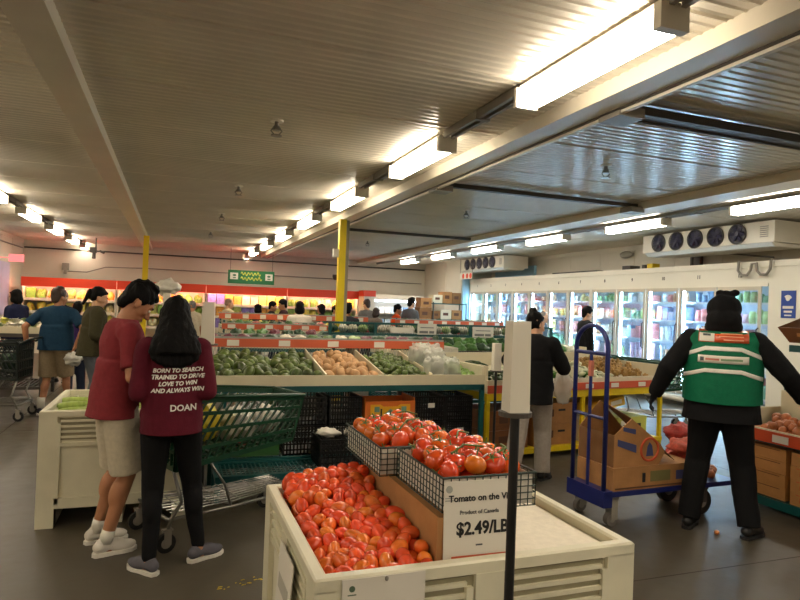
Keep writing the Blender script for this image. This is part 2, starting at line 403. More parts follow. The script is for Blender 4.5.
evaporator(6.6,9.3,'white cooling unit with five dark round fans, the nearer one above the right freezer doors')
evaporator(14.5,17.05,'white cooling unit with five dark round fans, the farther one above the far freezer doors')

# ------------------------------------------------------------------ freezer with twelve glass doors
FX, FY0, FY1, ND = 8.6, 7.05, 17.15, 12
t = thing('glass_door_freezer','long white walk-in freezer front with twelve lit glass doors along the right wall','freezer',(FX,0,0))
b = MB(); b.box(0,.06,FY0-3.6,FY1,2.12,2.44); b.box(-.02,0,FY0-3.6,FY1,2.40,2.46); b.box(-.015,0,FY0-.1,FY1-.05,2.10,2.15)
b.build('header', mat('freezer_white',(226,221,206),.4,ns=1.5,na=.03), t)
b = MB(); b.box(.02,.78,FY0-3.6,FY1,2.44,2.5); b.build('roof', M_white, t)
b = MB(); b.box(0,.06,FY0-3.6,FY0-.1,0,2.12); b.build('front_panel', _mats['freezer_white'], t)
b = MB(); b.box(0,.78,FY1-.03,FY1,0,2.44); b.build('side_panel', _mats['freezer_white'], t)
b = MB(); b.box(0,.78,FY0-.1,FY1,0,.17); b.build('base', M_grey, t)
b = MB(); b.tube([(-.1,FY0-.3,.13),(-.1,FY1,.13)],.055,10); b.build('bumper', M_white, t, smooth=True)
b = MB(); b.box(.74,.78,FY0-.1,FY1,.17,2.44); b.build('back_panel', mat('freezer_inside',(206,220,236),.5), t)
b = MB(); b.box(.06,.74,FY0-.1,FY0-.06,.17,2.12); b.build('inner_side', _mats['freezer_inside'], t)
for z in (.32,.72,1.12,1.5,1.84):
    b = MB(); b.box(.16,.17,FY0-.05,FY1-.05,z-.02,z+.012); 
    b.box(.16,.7,FY0-.05,FY1-.05,z-.004,z)
    b.build('shelf', mat('shelf_white',(220,226,232),.4), t)
pitch = (FY1-.1-FY0)/ND
M_fglass = glass_mat('freezer_glass',(0.93,0.97,1.0),0.04)
M_ftube = mat('freezer_tube',(255,255,255),.5,emis=COOLW,es=E_FREEZE)
for k in range(ND):
    y0 = FY0+pitch*k; y1 = y0+pitch
    d = MB(); fw = .045
    d.box(-.03,0,y0+.01,y0+.01+fw,.2,2.1); d.box(-.03,0,y1-.01-fw,y1-.01,.2,2.1); d.box(-.03,0,y0+.055,y1-.055,.2,.26); d.box(-.03,0,y0+.055,y1-.055,2.04,2.1)
    dr = d.build('door', mat('door_frame_silver',(196,188,172),.35,metal=.3), t)
    d = MB(); d.box(-.018,-.012,y0+.055,y1-.055,.26,2.04); d.build('glass_pane', M_fglass, dr)
    d = MB(); d.tube([(-.03,y0+.04,.95),(-.07,y0+.04,.98),(-.07,y0+.04,1.42),(-.03,y0+.04,1.45)],.011,8); d.build('handle', M_darkm, dr, smooth=True)
    d = MB(); d.box(.075,.1,y1-.03,y1+.005,.25,2.05); d.build('light_tube', M_ftube, t)
    num = put_text('door_number', str(ND-k), .085, M_darkm, t, T((-.003,(y0+y1)/2,2.28))@FACE_X, bold=.003)
    if k == 4:
        d = MB(); d.box(-.035,.05,y1-.04,y1+.04,.17,2.12); d.build('mullion', _mats['freezer_white'], t)
# frozen goods: bags, boxes and tubs
goods_cols = [((222,150,150),'pale red'),((232,214,150),'yellow'),((150,200,170),'green'),((196,212,225),'pale blue'),((235,230,222),'white'),((215,180,200),'pink'),((140,172,210),'blue'),((176,208,150),'lime green'),((206,160,130),'orange brown')]
gm = [(mat('pack_%d'%i,c,.4,ns=14,na=.25,rnd=.15),n) for i,(c,n) in enumerate(goods_cols)]
def pack_mesh(kind,wd,ht,dp):
    b = MB()
    if kind == 'box': b.box(-dp/2,dp/2,-wd/2,wd/2,0,ht)
    elif kind == 'tub': b.cyl((0,0,0),(0,0,ht*.88),wd*.36,wd*.44,14); b.cyl((0,0,ht*.88),(0,0,ht),wd*.47,wd*.47,14)
    else:
        R = []
        for i in range(9):
            u = i/8; tk = dp/2*(math.sin(PI*min(1,max(.04,u)))**.6)+.003; ww = wd/2*(1-.12*abs(2*u-1)**3)
            R.append([Vector((tk*math.cos(a), ww*math.sin(a), ht*u)) for a in [2*PI*j/12 for j in range(12)]])
        b.rings(R)
    me = bpy.data.meshes.new(kind); bmesh.ops.recalc_face_normals(b.bm, faces=b.bm.faces); b.bm.to_mesh(me); b.bm.free(); return me
levels = [(.32,'bottom'),(.72,'lower'),(1.12,'middle'),(1.5,'upper'),(1.84,'top')]
kinds = [('bag','bagged frozen food'),('box','frozen food carton'),('tub','frozen tub')]
for li,(z,ln) in enumerate(levels):
    for k in range(ND):
        per = 5 if k < 6 else 3
        ki = random.choice([0,0,1,2]); gi = random.randrange(9)
        top = (.36,.36,.34,.3,.22)[li]
        for q in range(per):
            if random.random() < .35: gi = random.randrange(9)
            wd = (pitch-.16)/per; ht = top*random.uniform(.55,.92)
            key = (ki, round(ht,1), per); 
            me = pack_mesh(kinds[ki][0], wd*.9, ht, .24 if ki else .1)
            o = link(('food_bag','food_carton','food_tub')[ki], me, gm[gi][0], None, (FX+.3+random.uniform(-.02,.03), FY0+pitch*k+.08+wd*(q+.5), z+.0005))
            tag(o, '%s %s, %s from the right on the %s shelf, %s freezer door from the right' % (gm[gi][1].split()[-1], kinds[ki][1].replace('frozen food ','').replace('frozen ','') if ki else 'bag', nth(q+1), ln, nth(k+1)), ('bag','carton','tub')[ki], '%s shelf goods behind the %s freezer door' % (ln, ORD[ND-k]))
# things on and over the freezer
pipe('pipe_bracket','dark U shaped hoses hanging on the freezer header at the right',[(8.55,7.45,2.52),(8.53,7.45,2.36),(8.53,7.38,2.28),(8.53,7.28,2.28),(8.53,7.22,2.36),(8.53,7.2,2.46),(8.53,7.12,2.46),(8.53,7.1,2.34),(8.53,7.04,2.28),(8.53,6.94,2.28),(8.53,6.88,2.36),(8.55,6.88,2.52)],.022,M_grey,'hose')
pipe('pipe_rod','thin dark rod slanting across the wall above the freezer',[(9.3,9.3,2.88),(8.75,7.0,2.56)],.014,M_darkm,'pipe')
b = MB(); b.box(9.28,9.36,8.95,9.1,2.5,3.06); b.box(9.3,9.36,9.15,9.2,2.5,3.06)
tag(b.build('drain_duct', M_darkm),'dark vertical duct on the wall under the nearer cooling unit','duct')
b = MB(); b.cyl((9.1,10.2,2.5),(9.1,10.2,2.62),.05); b.box(9.0,9.25,10.5,10.75,2.5,2.62)
tag(b.build('pump', M_darkm),'small dark pump sitting on the freezer roof','pump')
b = MB(); b.box(8.9,9.08,9.75,9.9,2.5,2.62)
tag(b.build('supply_box', M_yellow, bevel=.01),'small yellow box sitting on the freezer roof','box')
b = MB(); b.box(8.9,9.1,11.5,13.2,2.5,2.56)
tag(b.build('pipe_bundle', M_darkm),'long dark pipe bundle lying on the freezer roof','pipe')
b = MB(); b.ell((9.3,11.0,2.9),(.05,.2,.08)); tag(b.build('wall_lamp', M_grey, smooth=True),'oval grey lamp on the wall left of the nearer cooling unit','wall lamp')
t = thing('wall_sign','blue sign with a white emblem on the freezer wall at the right edge','sign',(8.59,0,0))
b = MB(); b.box(0,.01,6.5,6.73,1.62,2.03); b.build('panel', mat('sign_blue',(34,66,146),.4), t)
b = MB(); b.box(-.003,0,6.53,6.70,1.76,1.80); b.box(-.003,0,6.55,6.68,1.70,1.73); b.box(-.003,0,6.56,6.67,1.65,1.67); b.build('print_lines', M_paper, t)
b = MB(); b.prism([(6.62+.06*math.cos(a)*(1 if math.sin(a)>0 else .6), 1.92+.045*math.sin(a)) for a in [2*PI*i/16 for i in range(16)]],'x',-.003,0); b.build('emblem', M_paper, t)
t = thing('wall_sign','red and white sign hanging under the far cooling unit','sign',(8.2,0,0))
b = MB(); b.box(-.02,-.01,16.2,17.0,2.47,2.66); b.build('panel', M_paper, t)
b = MB(); 
for k,c in enumerate((16.3,16.52,16.78)): b.prism([(c+.08*math.cos(a),2.56+.08*math.sin(a)) for a in [2*PI*i/10 for i in range(10)]],'x',-.024,-.02)
b.build('red_marks', M_red, t)
b = MB(); b.tube([(-.015,16.2,2.66),(-.015,16.2,3.09)],.006,5); b.tube([(-.015,17.0,2.66),(-.015,17.0,3.09)],.006,5); b.build('hanger', M_darkm, t)

# ------------------------------------------------------------------ red topped produce coolers on the back wall
M_cbody = mat('cooler_white',(224,216,196),.4)
M_clamp = mat('cooler_lamp',(255,250,235),.5,emis=(1.0,.95,.70),es=E_COOLER)
veg = [(mat('veg_%d'%i,c,.5,ns=18,na=.25,rnd=.2),n) for i,(c,n) in enumerate([((120,156,64),'green leafy'),((204,206,112),'pale yellow green'),((228,222,180),'cream coloured'),((214,160,70),'orange'),((226,206,90),'yellow'),((150,184,90),'light green'),((196,70,50),'red'),((140,120,190),'purple wrapped')])]
segs = [(-3.72,-1.46,'leftmost red topped cooler'),(-1.44,.87,'second red topped cooler from the left'),(.89,3.19,'third red topped cooler from the left'),(3.21,5.42,'fourth red topped cooler, by the thick yellow post')]
CY = 18.5
for si,(x0,x1,ln) in enumerate(segs):
    t = thing('open_cooler','lit produce cooler, '+ln,'cooler',((x0+x1)/2,CY,0),0,'red topped coolers'); L = (x1-x0)/2
    b = MB(); b.box(-L,L,.9,1.0,0,2.02); b.box(-L,-L+.03,.0,.9,0,1.76); b.box(L-.03,L,.0,.9,0,1.76); b.box(-L+.03,L-.03,0,.9,0,.45); b.build('body', M_cbody, t)
    b = MB(); b.box(-L,L,-.06,.0,1.76,2.0); b.box(-L,L,.0,.9,1.96,2.0); b.build('canopy', M_red, t, bevel=.008)
    b = MB(); b.box(-L+.04,L-.04,.04,.10,1.84,1.88); b.build('light_tube', M_clamp, t)
    for zi,z in enumerate((.75,1.1,1.44)):
        b = MB(); b.box(-L+.03,L-.03,.15-.05*zi+.1,.9,z-.02,z); b.box(-L+.03,L-.03,.13-.05*zi+.1,.15-.05*zi+.1,z-.05,z+.02); b.build('shelf', M_cbody, t)
        n = 9; st = (2*L-.1)/n; gi = None
        for q in range(n):
            if q % 2 == 0 or gi is None: gi = random.choice([0,1,1,2,3,4,5,5] if si != 2 else [1,2,3,4,7,3])
            kk = 'carton' if si == 2 or random.random() < .25 else 'bunch'
            b = MB(); ht = random.uniform(.24,.31)
            if kk == 'carton': b.box(-st*.45,st*.45,-.14,.14,0,ht)
            else:
                for _ in range(5): b.ell((random.uniform(-.06,.06),random.uniform(-.08,.08),random.uniform(.07,.17)),(st*.30,.12,.11),None,8,6)
                b.ell((0,0,.06),(st*.4,.14,.065),None,8,6)
            o = b.build('produce_'+('carton' if kk=='carton' else 'bunch'), veg[gi][0], None, smooth=(kk=='bunch'), loc=((x0+x1)/2-L+.05+st*(q+.5), CY+.45-.03*zi, z+.001))
            tag(o, '%s %s, %s on the %s shelf of the %s red topped cooler' % (veg[gi][1], kk, nth(q+1), ('lower','middle','upper')[zi], ('leftmost','second','third','fourth')[si]), 'produce', '%s shelf produce of the %s' % (('lower','middle','upper')[zi], ln))
# white dairy cooler in the far corner
t = thing('dairy_cooler','white lit wall cooler in the far corner, right of the red topped ones','cooler',(6.75,19.1,0))
b = MB(); b.box(-1.1,1.1,.85,.95,0,1.95); b.box(-1.1,-1.05,0,.85,0,1.78); b.box(1.05,1.1,0,.85,0,1.78); b.box(-1.05,1.05,0,.85,0,.5); b.build('body', M_white, t)
b = MB(); b.box(-1.1,1.1,-.05,.85,1.78,1.95); b.build('canopy', M_white, t, bevel=.01)
b = MB(); b.box(-1.05,1.05,.02,.06,1.72,1.78); b.build('light_tube', mat('dairy_lamp',(255,255,255),.5,emis=(.75,.85,1),es=6), t)
for zi,z in enumerate((.95,1.35)):
    b = MB(); b.box(-1.05,1.05,.2,.85,z-.02,z); b.build('shelf', M_white, t)
    for q in range(9):
        gi = random.choice([3,6,3,4])
        o = link('food_carton', pack_mesh('box', .3, .2, .2), gm[gi][0], None, (6.75-1+.22*q+.11, 19.1+.45, z+.001)); o.rotation_euler.z = PI/2; o.scale = (1,.62,1)
        tag(o, '%s carton, %s from the left on the %s shelf of the white corner cooler' % (gm[gi][1], nth(q+1), ('lower','upper')[zi]), 'carton', 'cartons in the white corner cooler')
t = thing('open_cooler','short red topped display end between the coolers and the white corner cooler','cooler',(5.55,17.9,0))
b = MB(); b.box(-.12,.22,0,.5,0,1.85); b.build('body', M_cbody, t); b = MB(); b.box(-.14,.24,-.03,.53,1.85,2.03); b.build('canopy', M_red, t, bevel=.02)

# green sign over the coolers
t = thing('hanging_sign','green banner sign with two white pictures over the red topped coolers','sign',(2.12,18.35,0))
b = MB(); b.box(-.66,.66,0,.02,2.07,2.46); b.build('board', mat('sign_green',(26,104,60),.45), t)
b = MB(); b.box(-.6,-.38,-.006,0,2.19,2.38); b.box(.4,.61,-.006,0,2.19,2.38); b.build('picture', M_paper, t)
b = MB(); b.box(-.52,-.44,-.01,-.006,2.22,2.25); b.box(.46,.55,-.01,-.006,2.22,2.25); b.ell((-.48,-.006,2.31),(.05,.004,.03)); b.ell((.5,-.006,2.31),(.05,.004,.03)); b.build('picture_mark', mat('sign_mark',(70,110,80),.5), t)
M_sgn = mat('sign_yellow_print',(190,190,70),.5)
b = MB()
for z,x0,x1 in ((2.36,-.3,.26),(2.22,-.3,.3)):    # illegible script lettering
    pts = []; n = 60
    for i in range(n): u = i/(n-1); pts.append((x0+(x1-x0)*u, -.006, z+.04*math.sin(u*38)+.012*math.sin(u*17)))
    b.tube(pts,.012,5)
b.build('script_lettering', M_sgn, t)
b = MB(); b.tube([(-.6,.01,2.46),(-.6,.01,3.09)],.006,5); b.tube([(.6,.01,2.46),(.6,.01,3.09)],.006,5); b.build('hanger', M_darkm, t)
# lavender panel (lit screen, its glow only in the colour) and a pink sign on the left wall
b = MB(); b.box(XL+.001,XL+.03,14.8,18.6,1.0,2.35)
tag(b.build('painted_screen', mat('lavender_panel',(186,176,210),.35,ns=.8,na=.25), None),'large pale purple panel on the left wall','panel')
b = MB(); b.box(XL+.3,XL+.62,17.2,17.23,2.32,2.5); b.box(XL+.0,XL+.3,17.205,17.225,2.4,2.42)
tag(b.build('exit_sign', mat('pink_sign',(235,120,120),.5,emis=(1,.2,.2),es=.5), None),'small pinkish red sign high up at the left edge','sign')
# ------------------------------------------------------------------ produce shapes
def shaped(fn, nu=16, nv=10):
    b = MB(); b.ell((0,0,0),(1,1,1),None,nu,nv)
    for v in b.bm.verts: v.co = fn(v.co.copy())
    me = bpy.data.meshes.new('produce'); bmesh.ops.recalc_face_normals(b.bm, faces=b.bm.faces); b.bm.to_mesh(me); b.bm.free()
    for p in me.polygons: p.use_smooth = True
    return me
def roma(s):
    def f(p):
        q = Vector((p.x*.0265, p.y*.0265, p.z*.037*(1+.05*s))); q *= 1-.06*max(0,p.z)*s
        q.x += .003*s*p.z*p.z; return q + Vector((0,0,0)).lerp(p*.001*noise.noise(p*2+Vector((s*9,0,0))),1)
    return f
def avocado(s):
    def f(p):
        t = (p.z+1)/2; r = .036*(1-.38*t*t); return Vector((p.x*r, p.y*r, p.z*.05)) + p*.002*noise.noise(p*3+Vector((s,0,0)))
    return f
def potato(s):
    def f(p): return Vector((p.x*.038,p.y*.034,p.z*.048)) + p*.006*noise.noise(p*1.5+Vector((s*5,0,0)))
    return f
def globe(r, sq=.85, lob=0, tip=0, dim=.2):
    def f(p):
        a = math.atan2(p.y,p.x); k = 1+lob*math.cos(5*a)*(1-abs(p.z)); q = Vector((p.x*r*k,p.y*r*k,p.z*r*sq))
        rr = math.hypot(p.x,p.y)
        if p.z > 0: q.z -= dim*r*math.exp(-rr*rr/.05)
        if tip and p.z > 0: q.z += tip*r*math.exp(-rr*rr/.03)
        return q
    return f
def pile(n, rect, top, depth, r, sep=1.85, it=50, zmin=None):
    """positions of n round things crowded under the surface top(x,y), depth deep, in rect (x0,x1,y0,y1)"""
    x0,x1,y0,y1 = rect; rs = np.random
    P = np.zeros((n,3)); P[:,0] = rs.uniform(x0+r,x1-r,n); P[:,1] = rs.uniform(y0+r,y1-r,n)
    tp = lambda Q: np.array([top(a,b_) for a,b_ in Q[:,:2]])
    P[:,2] = tp(P)-r-depth*rs.uniform(0,1,n)
    d = sep*r
    for k in range(it):
        D = P[:,None,:]-P[None,:,:]; L = np.sqrt((D**2).sum(2))+1e-9; np.fill_diagonal(L, 9)
        ov = np.clip(d-L,0,None)*.35; P += (D/L[:,:,None]*ov[:,:,None]).sum(1)
        P[:,2] += .0006
        P[:,0] = np.clip(P[:,0],x0+r,x1-r); P[:,1] = np.clip(P[:,1],y0+r,y1-r)
        t_ = tp(P); P[:,2] = np.minimum(P[:,2], t_-r); P[:,2] = np.maximum(P[:,2], t_-depth-r)
    return P
def row_labels(objs, base, y_step):
    """single each one out: the row counted from the front, the place counted from the left"""
    rows_ = {}
    ys = [o.location.y for o in objs]; y0 = min(ys)
    for o in objs: rows_.setdefault(int((o.location.y-y0)/y_step), []).append(o)
    for ri,(k,r_) in enumerate(sorted(rows_.items())):
        for ci,o in enumerate(sorted(r_, key=lambda q: q.location.x)): o['label'] = '%s, %s row back, %s from left' % (base, nth(ri+1), nth(ci+1))
def scatter(name, meshes, mt, pts, label, cat, group, scl=(.9,1.1), parent_mx=None, rot=True, children=None):
    out = []
    for i,p in enumerate(pts):
        v = Vector(p); v = parent_mx @ v if parent_mx is not None else v
        o = link(name, meshes[i % len(meshes)], None, None, v)
        if len(o.data.materials) == 0: o.data.materials.append(mt)
        if rot is True: o.rotation_euler = (random.uniform(0,6.28),random.uniform(0,6.28),random.uniform(0,6.28))
        elif rot: o.rotation_euler = rot()
        o.scale = (random.uniform(*scl),)*3
        tag(o, label, cat, group)
        if children: children(o)
        out.append(o)
    row_labels(out, label, .05)
    return out

# ------------------------------------------------------------------ big white produce bins
def big_bin(label, x0,x1,y0,y1,h=.79):
    L, W = (x1-x0)/2, (y1-y0)/2
    t = thing('produce_bin', label, 'bin', ((x0+x1)/2,(y0+y1)/2,0)); t_ = .035
    b = MB()
    for s in (-1,1):      # walls
        b.box(-L+.02,L-.02, min(s*(W-.02),s*(W-.02-t_)), max(s*(W-.02),s*(W-.02-t_)), .13, h-.04)
        b.box(min(s*(L-.02),s*(L-.02-t_)), max(s*(L-.02),s*(L-.02-t_)), -W+.02,W-.02, .13, h-.04)
    b.build('wall', M_cream, t)
    b = MB(); k = .045    # rolled rim
    b.rings([[Vector((sx*(L-a),sy*(W-a),z)) for sx,sy in ((-1,-1),(1,-1),(1,1),(-1,1))] for a,z in ((.0,h-.040),(.0,h-.006),(.006,h),(.036,h),(.044,h-.008),(.044,h-.04),(.02,h-.042))], closed=True)
    b.build('rim', M_cream, t, bevel=.004, seg=2)
    b = MB()
    for sx in (-1,1):
        for sy in (-1,1):
            cx, cy = sx*(L-.055), sy*(W-.055)
            b = MB(); b.box(cx-.055,cx+.055,cy-.055,cy+.055,0,h-.038); b.build('corner_post', M_cream, t, bevel=.018, seg=2)
    b = MB()              # ribs and vents on the long and short faces
    for s in (-1,1):
        yf = s*(W-.012)
        for q in range(4): b.box(-L+.13,-L*.05-.05,yf-.008,yf+.008,h-.078-.036*q,h-.064-.036*q); b.box(L*.05+.05,L-.13,yf-.008,yf+.008,h-.078-.036*q,h-.064-.036*q)
        b.box(-.05,.05,yf-.014,yf+.014,.13,h-.04)
        for xx in (-L+.12,-.07,.07,L-.12): b.box(xx-.012,xx+.012,yf-.014,yf+.014,.16,h-.08)
        b.box(-L+.1,L-.1,yf-.014,yf+.014,.13,.2); b.box(-L+.1,L-.1,yf-.012,yf+.012,h-.24,h-.215)
        xf = s*(L-.012)
        for q in range(4): b.box(xf-.008,xf+.008,-W+.15,-.06,h-.078-.036*q,h-.064-.036*q); b.box(xf-.008,xf+.008,.06,W-.15,h-.078-.036*q,h-.064-.036*q)
        b.box(xf-.014,xf+.014,-.05,.05,.13,h-.04)
        for yy in (-W+.13,-.07,.07,W-.13): b.box(xf-.014,xf+.014,yy-.012,yy+.012,.16,h-.08)
        b.box(xf-.014,xf+.014,-W+.1,W-.1,.13,.2)
    b.build('side_rib', M_cream, t, bevel=.004)
    for s in (-1,1):
        yf = s*(W-.0185); b = MB(); b.box(-L+.12,L-.12,yf-.0035,yf+.0035,h-.20,h-.05); b.build('vent_slot', mat('slot_plastic',(150,143,116),.6), t)
    b = MB(); b.box(-L+.03,L-.03,-W+.03,W-.03,.13,.16)
    for xx in (-L+.06,0,L-.06): b.box(xx-.05,xx+.05,-W+.02,W-.02,0,.13)
    b.build('base', M_cream, t)
    return t
TX0,TX1,TY0,TY1 = .41,1.54,1.73,2.70
tb = big_bin('large cream plastic bin holding the roma tomatoes and the tomato baskets, in the foreground', TX0,TX1,TY0,TY1)
tcx, tcy = (TX0+TX1)/2, (TY0+TY1)/2
# sloping cardboard floor inside the bin and the white board on its right
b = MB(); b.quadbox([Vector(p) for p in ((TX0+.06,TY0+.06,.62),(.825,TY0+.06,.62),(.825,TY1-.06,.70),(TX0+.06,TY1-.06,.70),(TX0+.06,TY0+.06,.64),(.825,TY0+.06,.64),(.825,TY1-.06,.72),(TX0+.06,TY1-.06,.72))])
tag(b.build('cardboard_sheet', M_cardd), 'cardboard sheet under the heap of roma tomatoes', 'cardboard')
b = MB(); b.box(1.115,TX1-.06,TY0+.07,TY1-.07,.60,.755)
tag(b.build('foam_board', mat('foam_white',(226,218,200),.7,ns=30,na=.06,bump=.4,bs=60), bevel=.01), 'flat off white board filling the empty right side of the tomato bin', 'board')
b = MB()
for s in (0,1):
    pass
b.box(.835,1.10,TY0+.11,TY1-.04,.45,.895); b.box(.835,.84,TY0+.11,TY1-.04,.895,.90)
tag(b.build('cardboard_box', M_card, bevel=.004), 'long closed cardboard box standing in the middle of the tomato bin under the wire baskets', 'box')
# roma tomatoes
romas = [shaped(roma(s)) for s in (.2,.9,-.5,.5,1.3)]
M_roma = mat('roma_skin',(218,76,38),.22,ns=25,na=.12,rnd=.14,hue=.03,spec=.5,sss=.05)
def roma_top(x,y):
    u = (y-TY0)/(TY1-TY0); v = (x-TX0)/.4
    return .775 + .155*max(0,(u-.2))**1.3*(.65+.5*max(0,min(1,v))) + .02*math.sin(x*9)*math.sin(y*7) + .05*max(0,v-.35)*(1-.5*u) - .05*max(0,.12-abs(x-TX0-.03))/.12*.5
scatter('roma_tomato', romas, M_roma, pile(235,(TX0+.055,.835,TY0+.055,TY1-.05),roma_top,.085,.030,1.74,70),
        'red roma tomato in the big cream bin','tomato','roma tomatoes heaped in the front bin',(.82,1.18))

# wire baskets with tomatoes on the vine
def wire_basket(label, x0,x1,y0,y1,z0,h,tilt=0):
    t = thing('wire_basket', label, 'basket', (x0,y0,z0), 0, 'wire baskets of vine tomatoes'); t.rotation_euler = (tilt,0,0)
    X = x1-x0; Y = y1-y0; b = MB(); r = .0022
    for z in [h*i/5 for i in range(5)]: b.tube([(0,0,z),(X,0,z),(X,Y,z),(0,Y,z)], r, 5, closed=True)
    n = 12
    for i in range(n+1):
        for yy in (0,Y): b.cyl((X*i/n,yy,0),(X*i/n,yy,h),r,r,5)
    for i in range(17):
        for xx in (0,X): b.cyl((xx,Y*i/16,0),(xx,Y*i/16,h),r,r,5)
    for i in range(1,10): b.cyl((X*i/10,0,0),(X*i/10,Y,0),r,r,5)
    b.build('wire_mesh', mat('basket_wire',(36,52,44),.4), t)
    b = MB(); b.tube([(0,0,h),(X,0,h),(X,Y,h),(0,Y,h)], .0045, 8, closed=True); b.build('rim', _mats['basket_wire'], t)
    b = MB(); g = .007; b.box(g,X-g,g,Y-g,.004,.008); hh = h*.93
    b.box(g,g+.003,g,Y-g,.008,hh); b.box(X-g-.003,X-g,g,Y-g,.008,hh); b.box(g,X-g,g,g+.003,.008,hh); b.box(g,X-g,Y-g-.003,Y-g,.008,hh)
    b.build('paper_liner', M_paper, t)
    return t
wire_basket('nearer black wire basket full of vine tomatoes, with the price card on its front', .86,1.215,1.86,2.30,.905,.112,.0)
wire_basket('farther black wire basket full of vine tomatoes, behind the other basket', .80,1.17,2.335,2.85,.90,.112,.0)
vt = [shaped(globe(.041,.82,.03,0,.22),20,14) for _ in range(2)]
M_vt = mat('vine_tomato_skin',(214,66,28),.16,ns=12,na=.12,rnd=.12,hue=.03,coat=.4,sss=.05)
M_stem = mat('stem_green',(92,112,44),.6)
b = MB()
for k in range(5):
    a = 2*PI*k/5; b.quadbox([Vector((.004*math.cos(a+1.57),.004*math.sin(a+1.57),.0275)),Vector((-.004*math.cos(a+1.57),-.004*math.sin(a+1.57),.0275)),Vector((.028*math.cos(a),.028*math.sin(a),.030)),Vector((.028*math.cos(a)+.001,.028*math.sin(a),.030)),
        Vector((.004*math.cos(a+1.57),.004*math.sin(a+1.57),.0295)),Vector((-.004*math.cos(a+1.57),-.004*math.sin(a+1.57),.0295)),Vector((.028*math.cos(a),.028*math.sin(a),.032)),Vector((.028*math.cos(a)+.001,.028*math.sin(a),.032))])
b.cyl((0,0,.024),(.004,0,.05),.003,.0025,6)
caly = bpy.data.meshes.new('calyx'); b.bm.to_mesh(caly); b.bm.free(); caly.materials.append(M_stem)
b = MB(); b.box(-.014,.014,-.01,.01,.0,.001)
STICK = [0]
def add_calyx(o):
    c = bpy.data.objects.new('calyx', caly); COL.objects.link(c); c.parent = o
    STICK[0] += 1
    if STICK[0] % 6 == 0:
        b = MB(); b.cyl((.012,-.024,.026),(.0125,-.0255,.0278),.010,.010,14); s_ = b.build('sticker', M_paper, o)
up_rot = lambda: (random.gauss(0,.55),random.gauss(0,.55),random.uniform(0,6.28))
def bt1(x,y): return .905+.112+.034+.03*math.sin((x-.86)/.35*PI)*1.0 + .05*(y-1.86)
def bt2(x,y): return .90+.112+.032+.036*math.sin((x-.8)/.39*PI)
scatter('vine_tomato', vt, M_vt, pile(40,(.868,1.205,1.872,2.29),bt1,.075,.041,1.78,60),'round vine tomato in the nearer wire basket','tomato','vine tomatoes in the nearer basket',(.88,1.15),None,up_rot,add_calyx)
scatter('vine_tomato', vt, M_vt, pile(50,(.812,1.18,2.347,2.84),bt2,.085,.041,1.78,60),'round vine tomato in the farther wire basket','tomato','vine tomatoes in the farther basket',(.88,1.15),None,up_rot,add_calyx)
for pts in (((.93,1.95,1.075),(1.0,2.0,1.092),(1.07,1.98,1.088)),((1.02,2.1,1.095),(1.06,2.17,1.105),(1.12,2.2,1.09)),((.92,2.45,1.06),(.98,2.52,1.085),(1.05,2.55,1.085)),((1.0,2.7,1.085),(1.06,2.74,1.085),(1.1,2.7,1.075)),((1.1,1.93,1.075),(1.15,1.96,1.085),(1.17,2.03,1.08))):
    b = MB(); b.tube(pts,.0035,6); b.cyl(pts[1],Vector(pts[1])+Vector((.01,.03,-.015)),.003); 
    tag(b.build('tomato_vine', M_stem, smooth=True),'green vine twig on the tomatoes, %s from the front' % nth(1+sum(1 for v_ in (1.96,2.0,2.17,2.52,2.74) if v_ < pts[1][1]-.001)),'vine','vine twigs on the tomatoes')
# price card clipped to the basket
t = thing('price_card','white price card for tomatoes hanging on the nearer wire basket','sign',(.985,1.835,.885))
t.rotation_euler = (-.05,0,-.03)
b = MB(); b.box(-.128,.128,-.0015,.0015,-.125,.125); b.build('card', M_paper, t)
b = MB(); b.box(-.1,.128,-.003,-.002,-.125,-.117); b.build('red_strip', M_orange, t)
b = MB(); b.prism([(-.11+.012*math.cos(a),.1+.012*math.sin(a)) for a in [2*PI*i/16 for i in range(16)]],'y',-.003,-.0015); b.box(-.124,-.094,-.003,-.0015,.070,.073); b.box(-.124,-.094,-.003,-.0015,.062,.065); b.build('logo', mat('logo_grey',(160,162,154),.6), t)
TXT = Matrix.Translation((0,-.0025,0)) @ FACE_Y
put_text('product_name','Tomato on the Vine',.030,M_ink,t,T((.012,0,.068))@TXT,bold=.0006)
put_text('origin_line','Product of Canada',.019,mat('ink_grey',(90,90,92),.6),t,T((.0,0,.022))@TXT)
put_text('price','$2.49/LB',.058,M_ink,t,T((.012,0,-.032))@TXT,bold=.0016,sx=.92)
b = MB(); b.box(-.012,.012,-.0028,-.0016,-.088,-.083); b.build('small_print', _mats['ink_grey'], t)
# blank notices hanging on the bin
t = thing('paper_notice','white paper notice hanging on the left side of the tomato bin','sign',(TX0-.02,2.12,.60)); t.rotation_euler = (0,.06,0)
b = MB(); b.box(-.002,.002,-.14,.10,-.2,.13); b.build('sheet', M_paper, t)
b = MB(); b.box(-.003,-.002,-.1,.07,-.13,-.09); b.box(-.003,-.002,-.1,.07,-.02,.03); b.build('print', mat('faint_print',(176,172,160),.6), t)
t = thing('price_card','white card with a small round logo on the front of the tomato bin','sign',(.625,TY0-.004,.70))
b = MB(); b.box(-.135,.125,-.0015,.0015,-.14,.083); b.build('card', M_paper, t)
b = MB(); b.prism([(-.105+.009*math.cos(a),.055+.009*math.sin(a)) for a in [2*PI*i/16 for i in range(16)]],'y',-.003,-.0015); b.box(-.118,-.092,-.003,-.0015,.036,.039); b.build('logo', mat('logo_green',(84,104,84),.6), t)
b = MB(); b.ell((0,-.004,.075),(.006,.004,.008)); b.build('pin', M_grey, t)

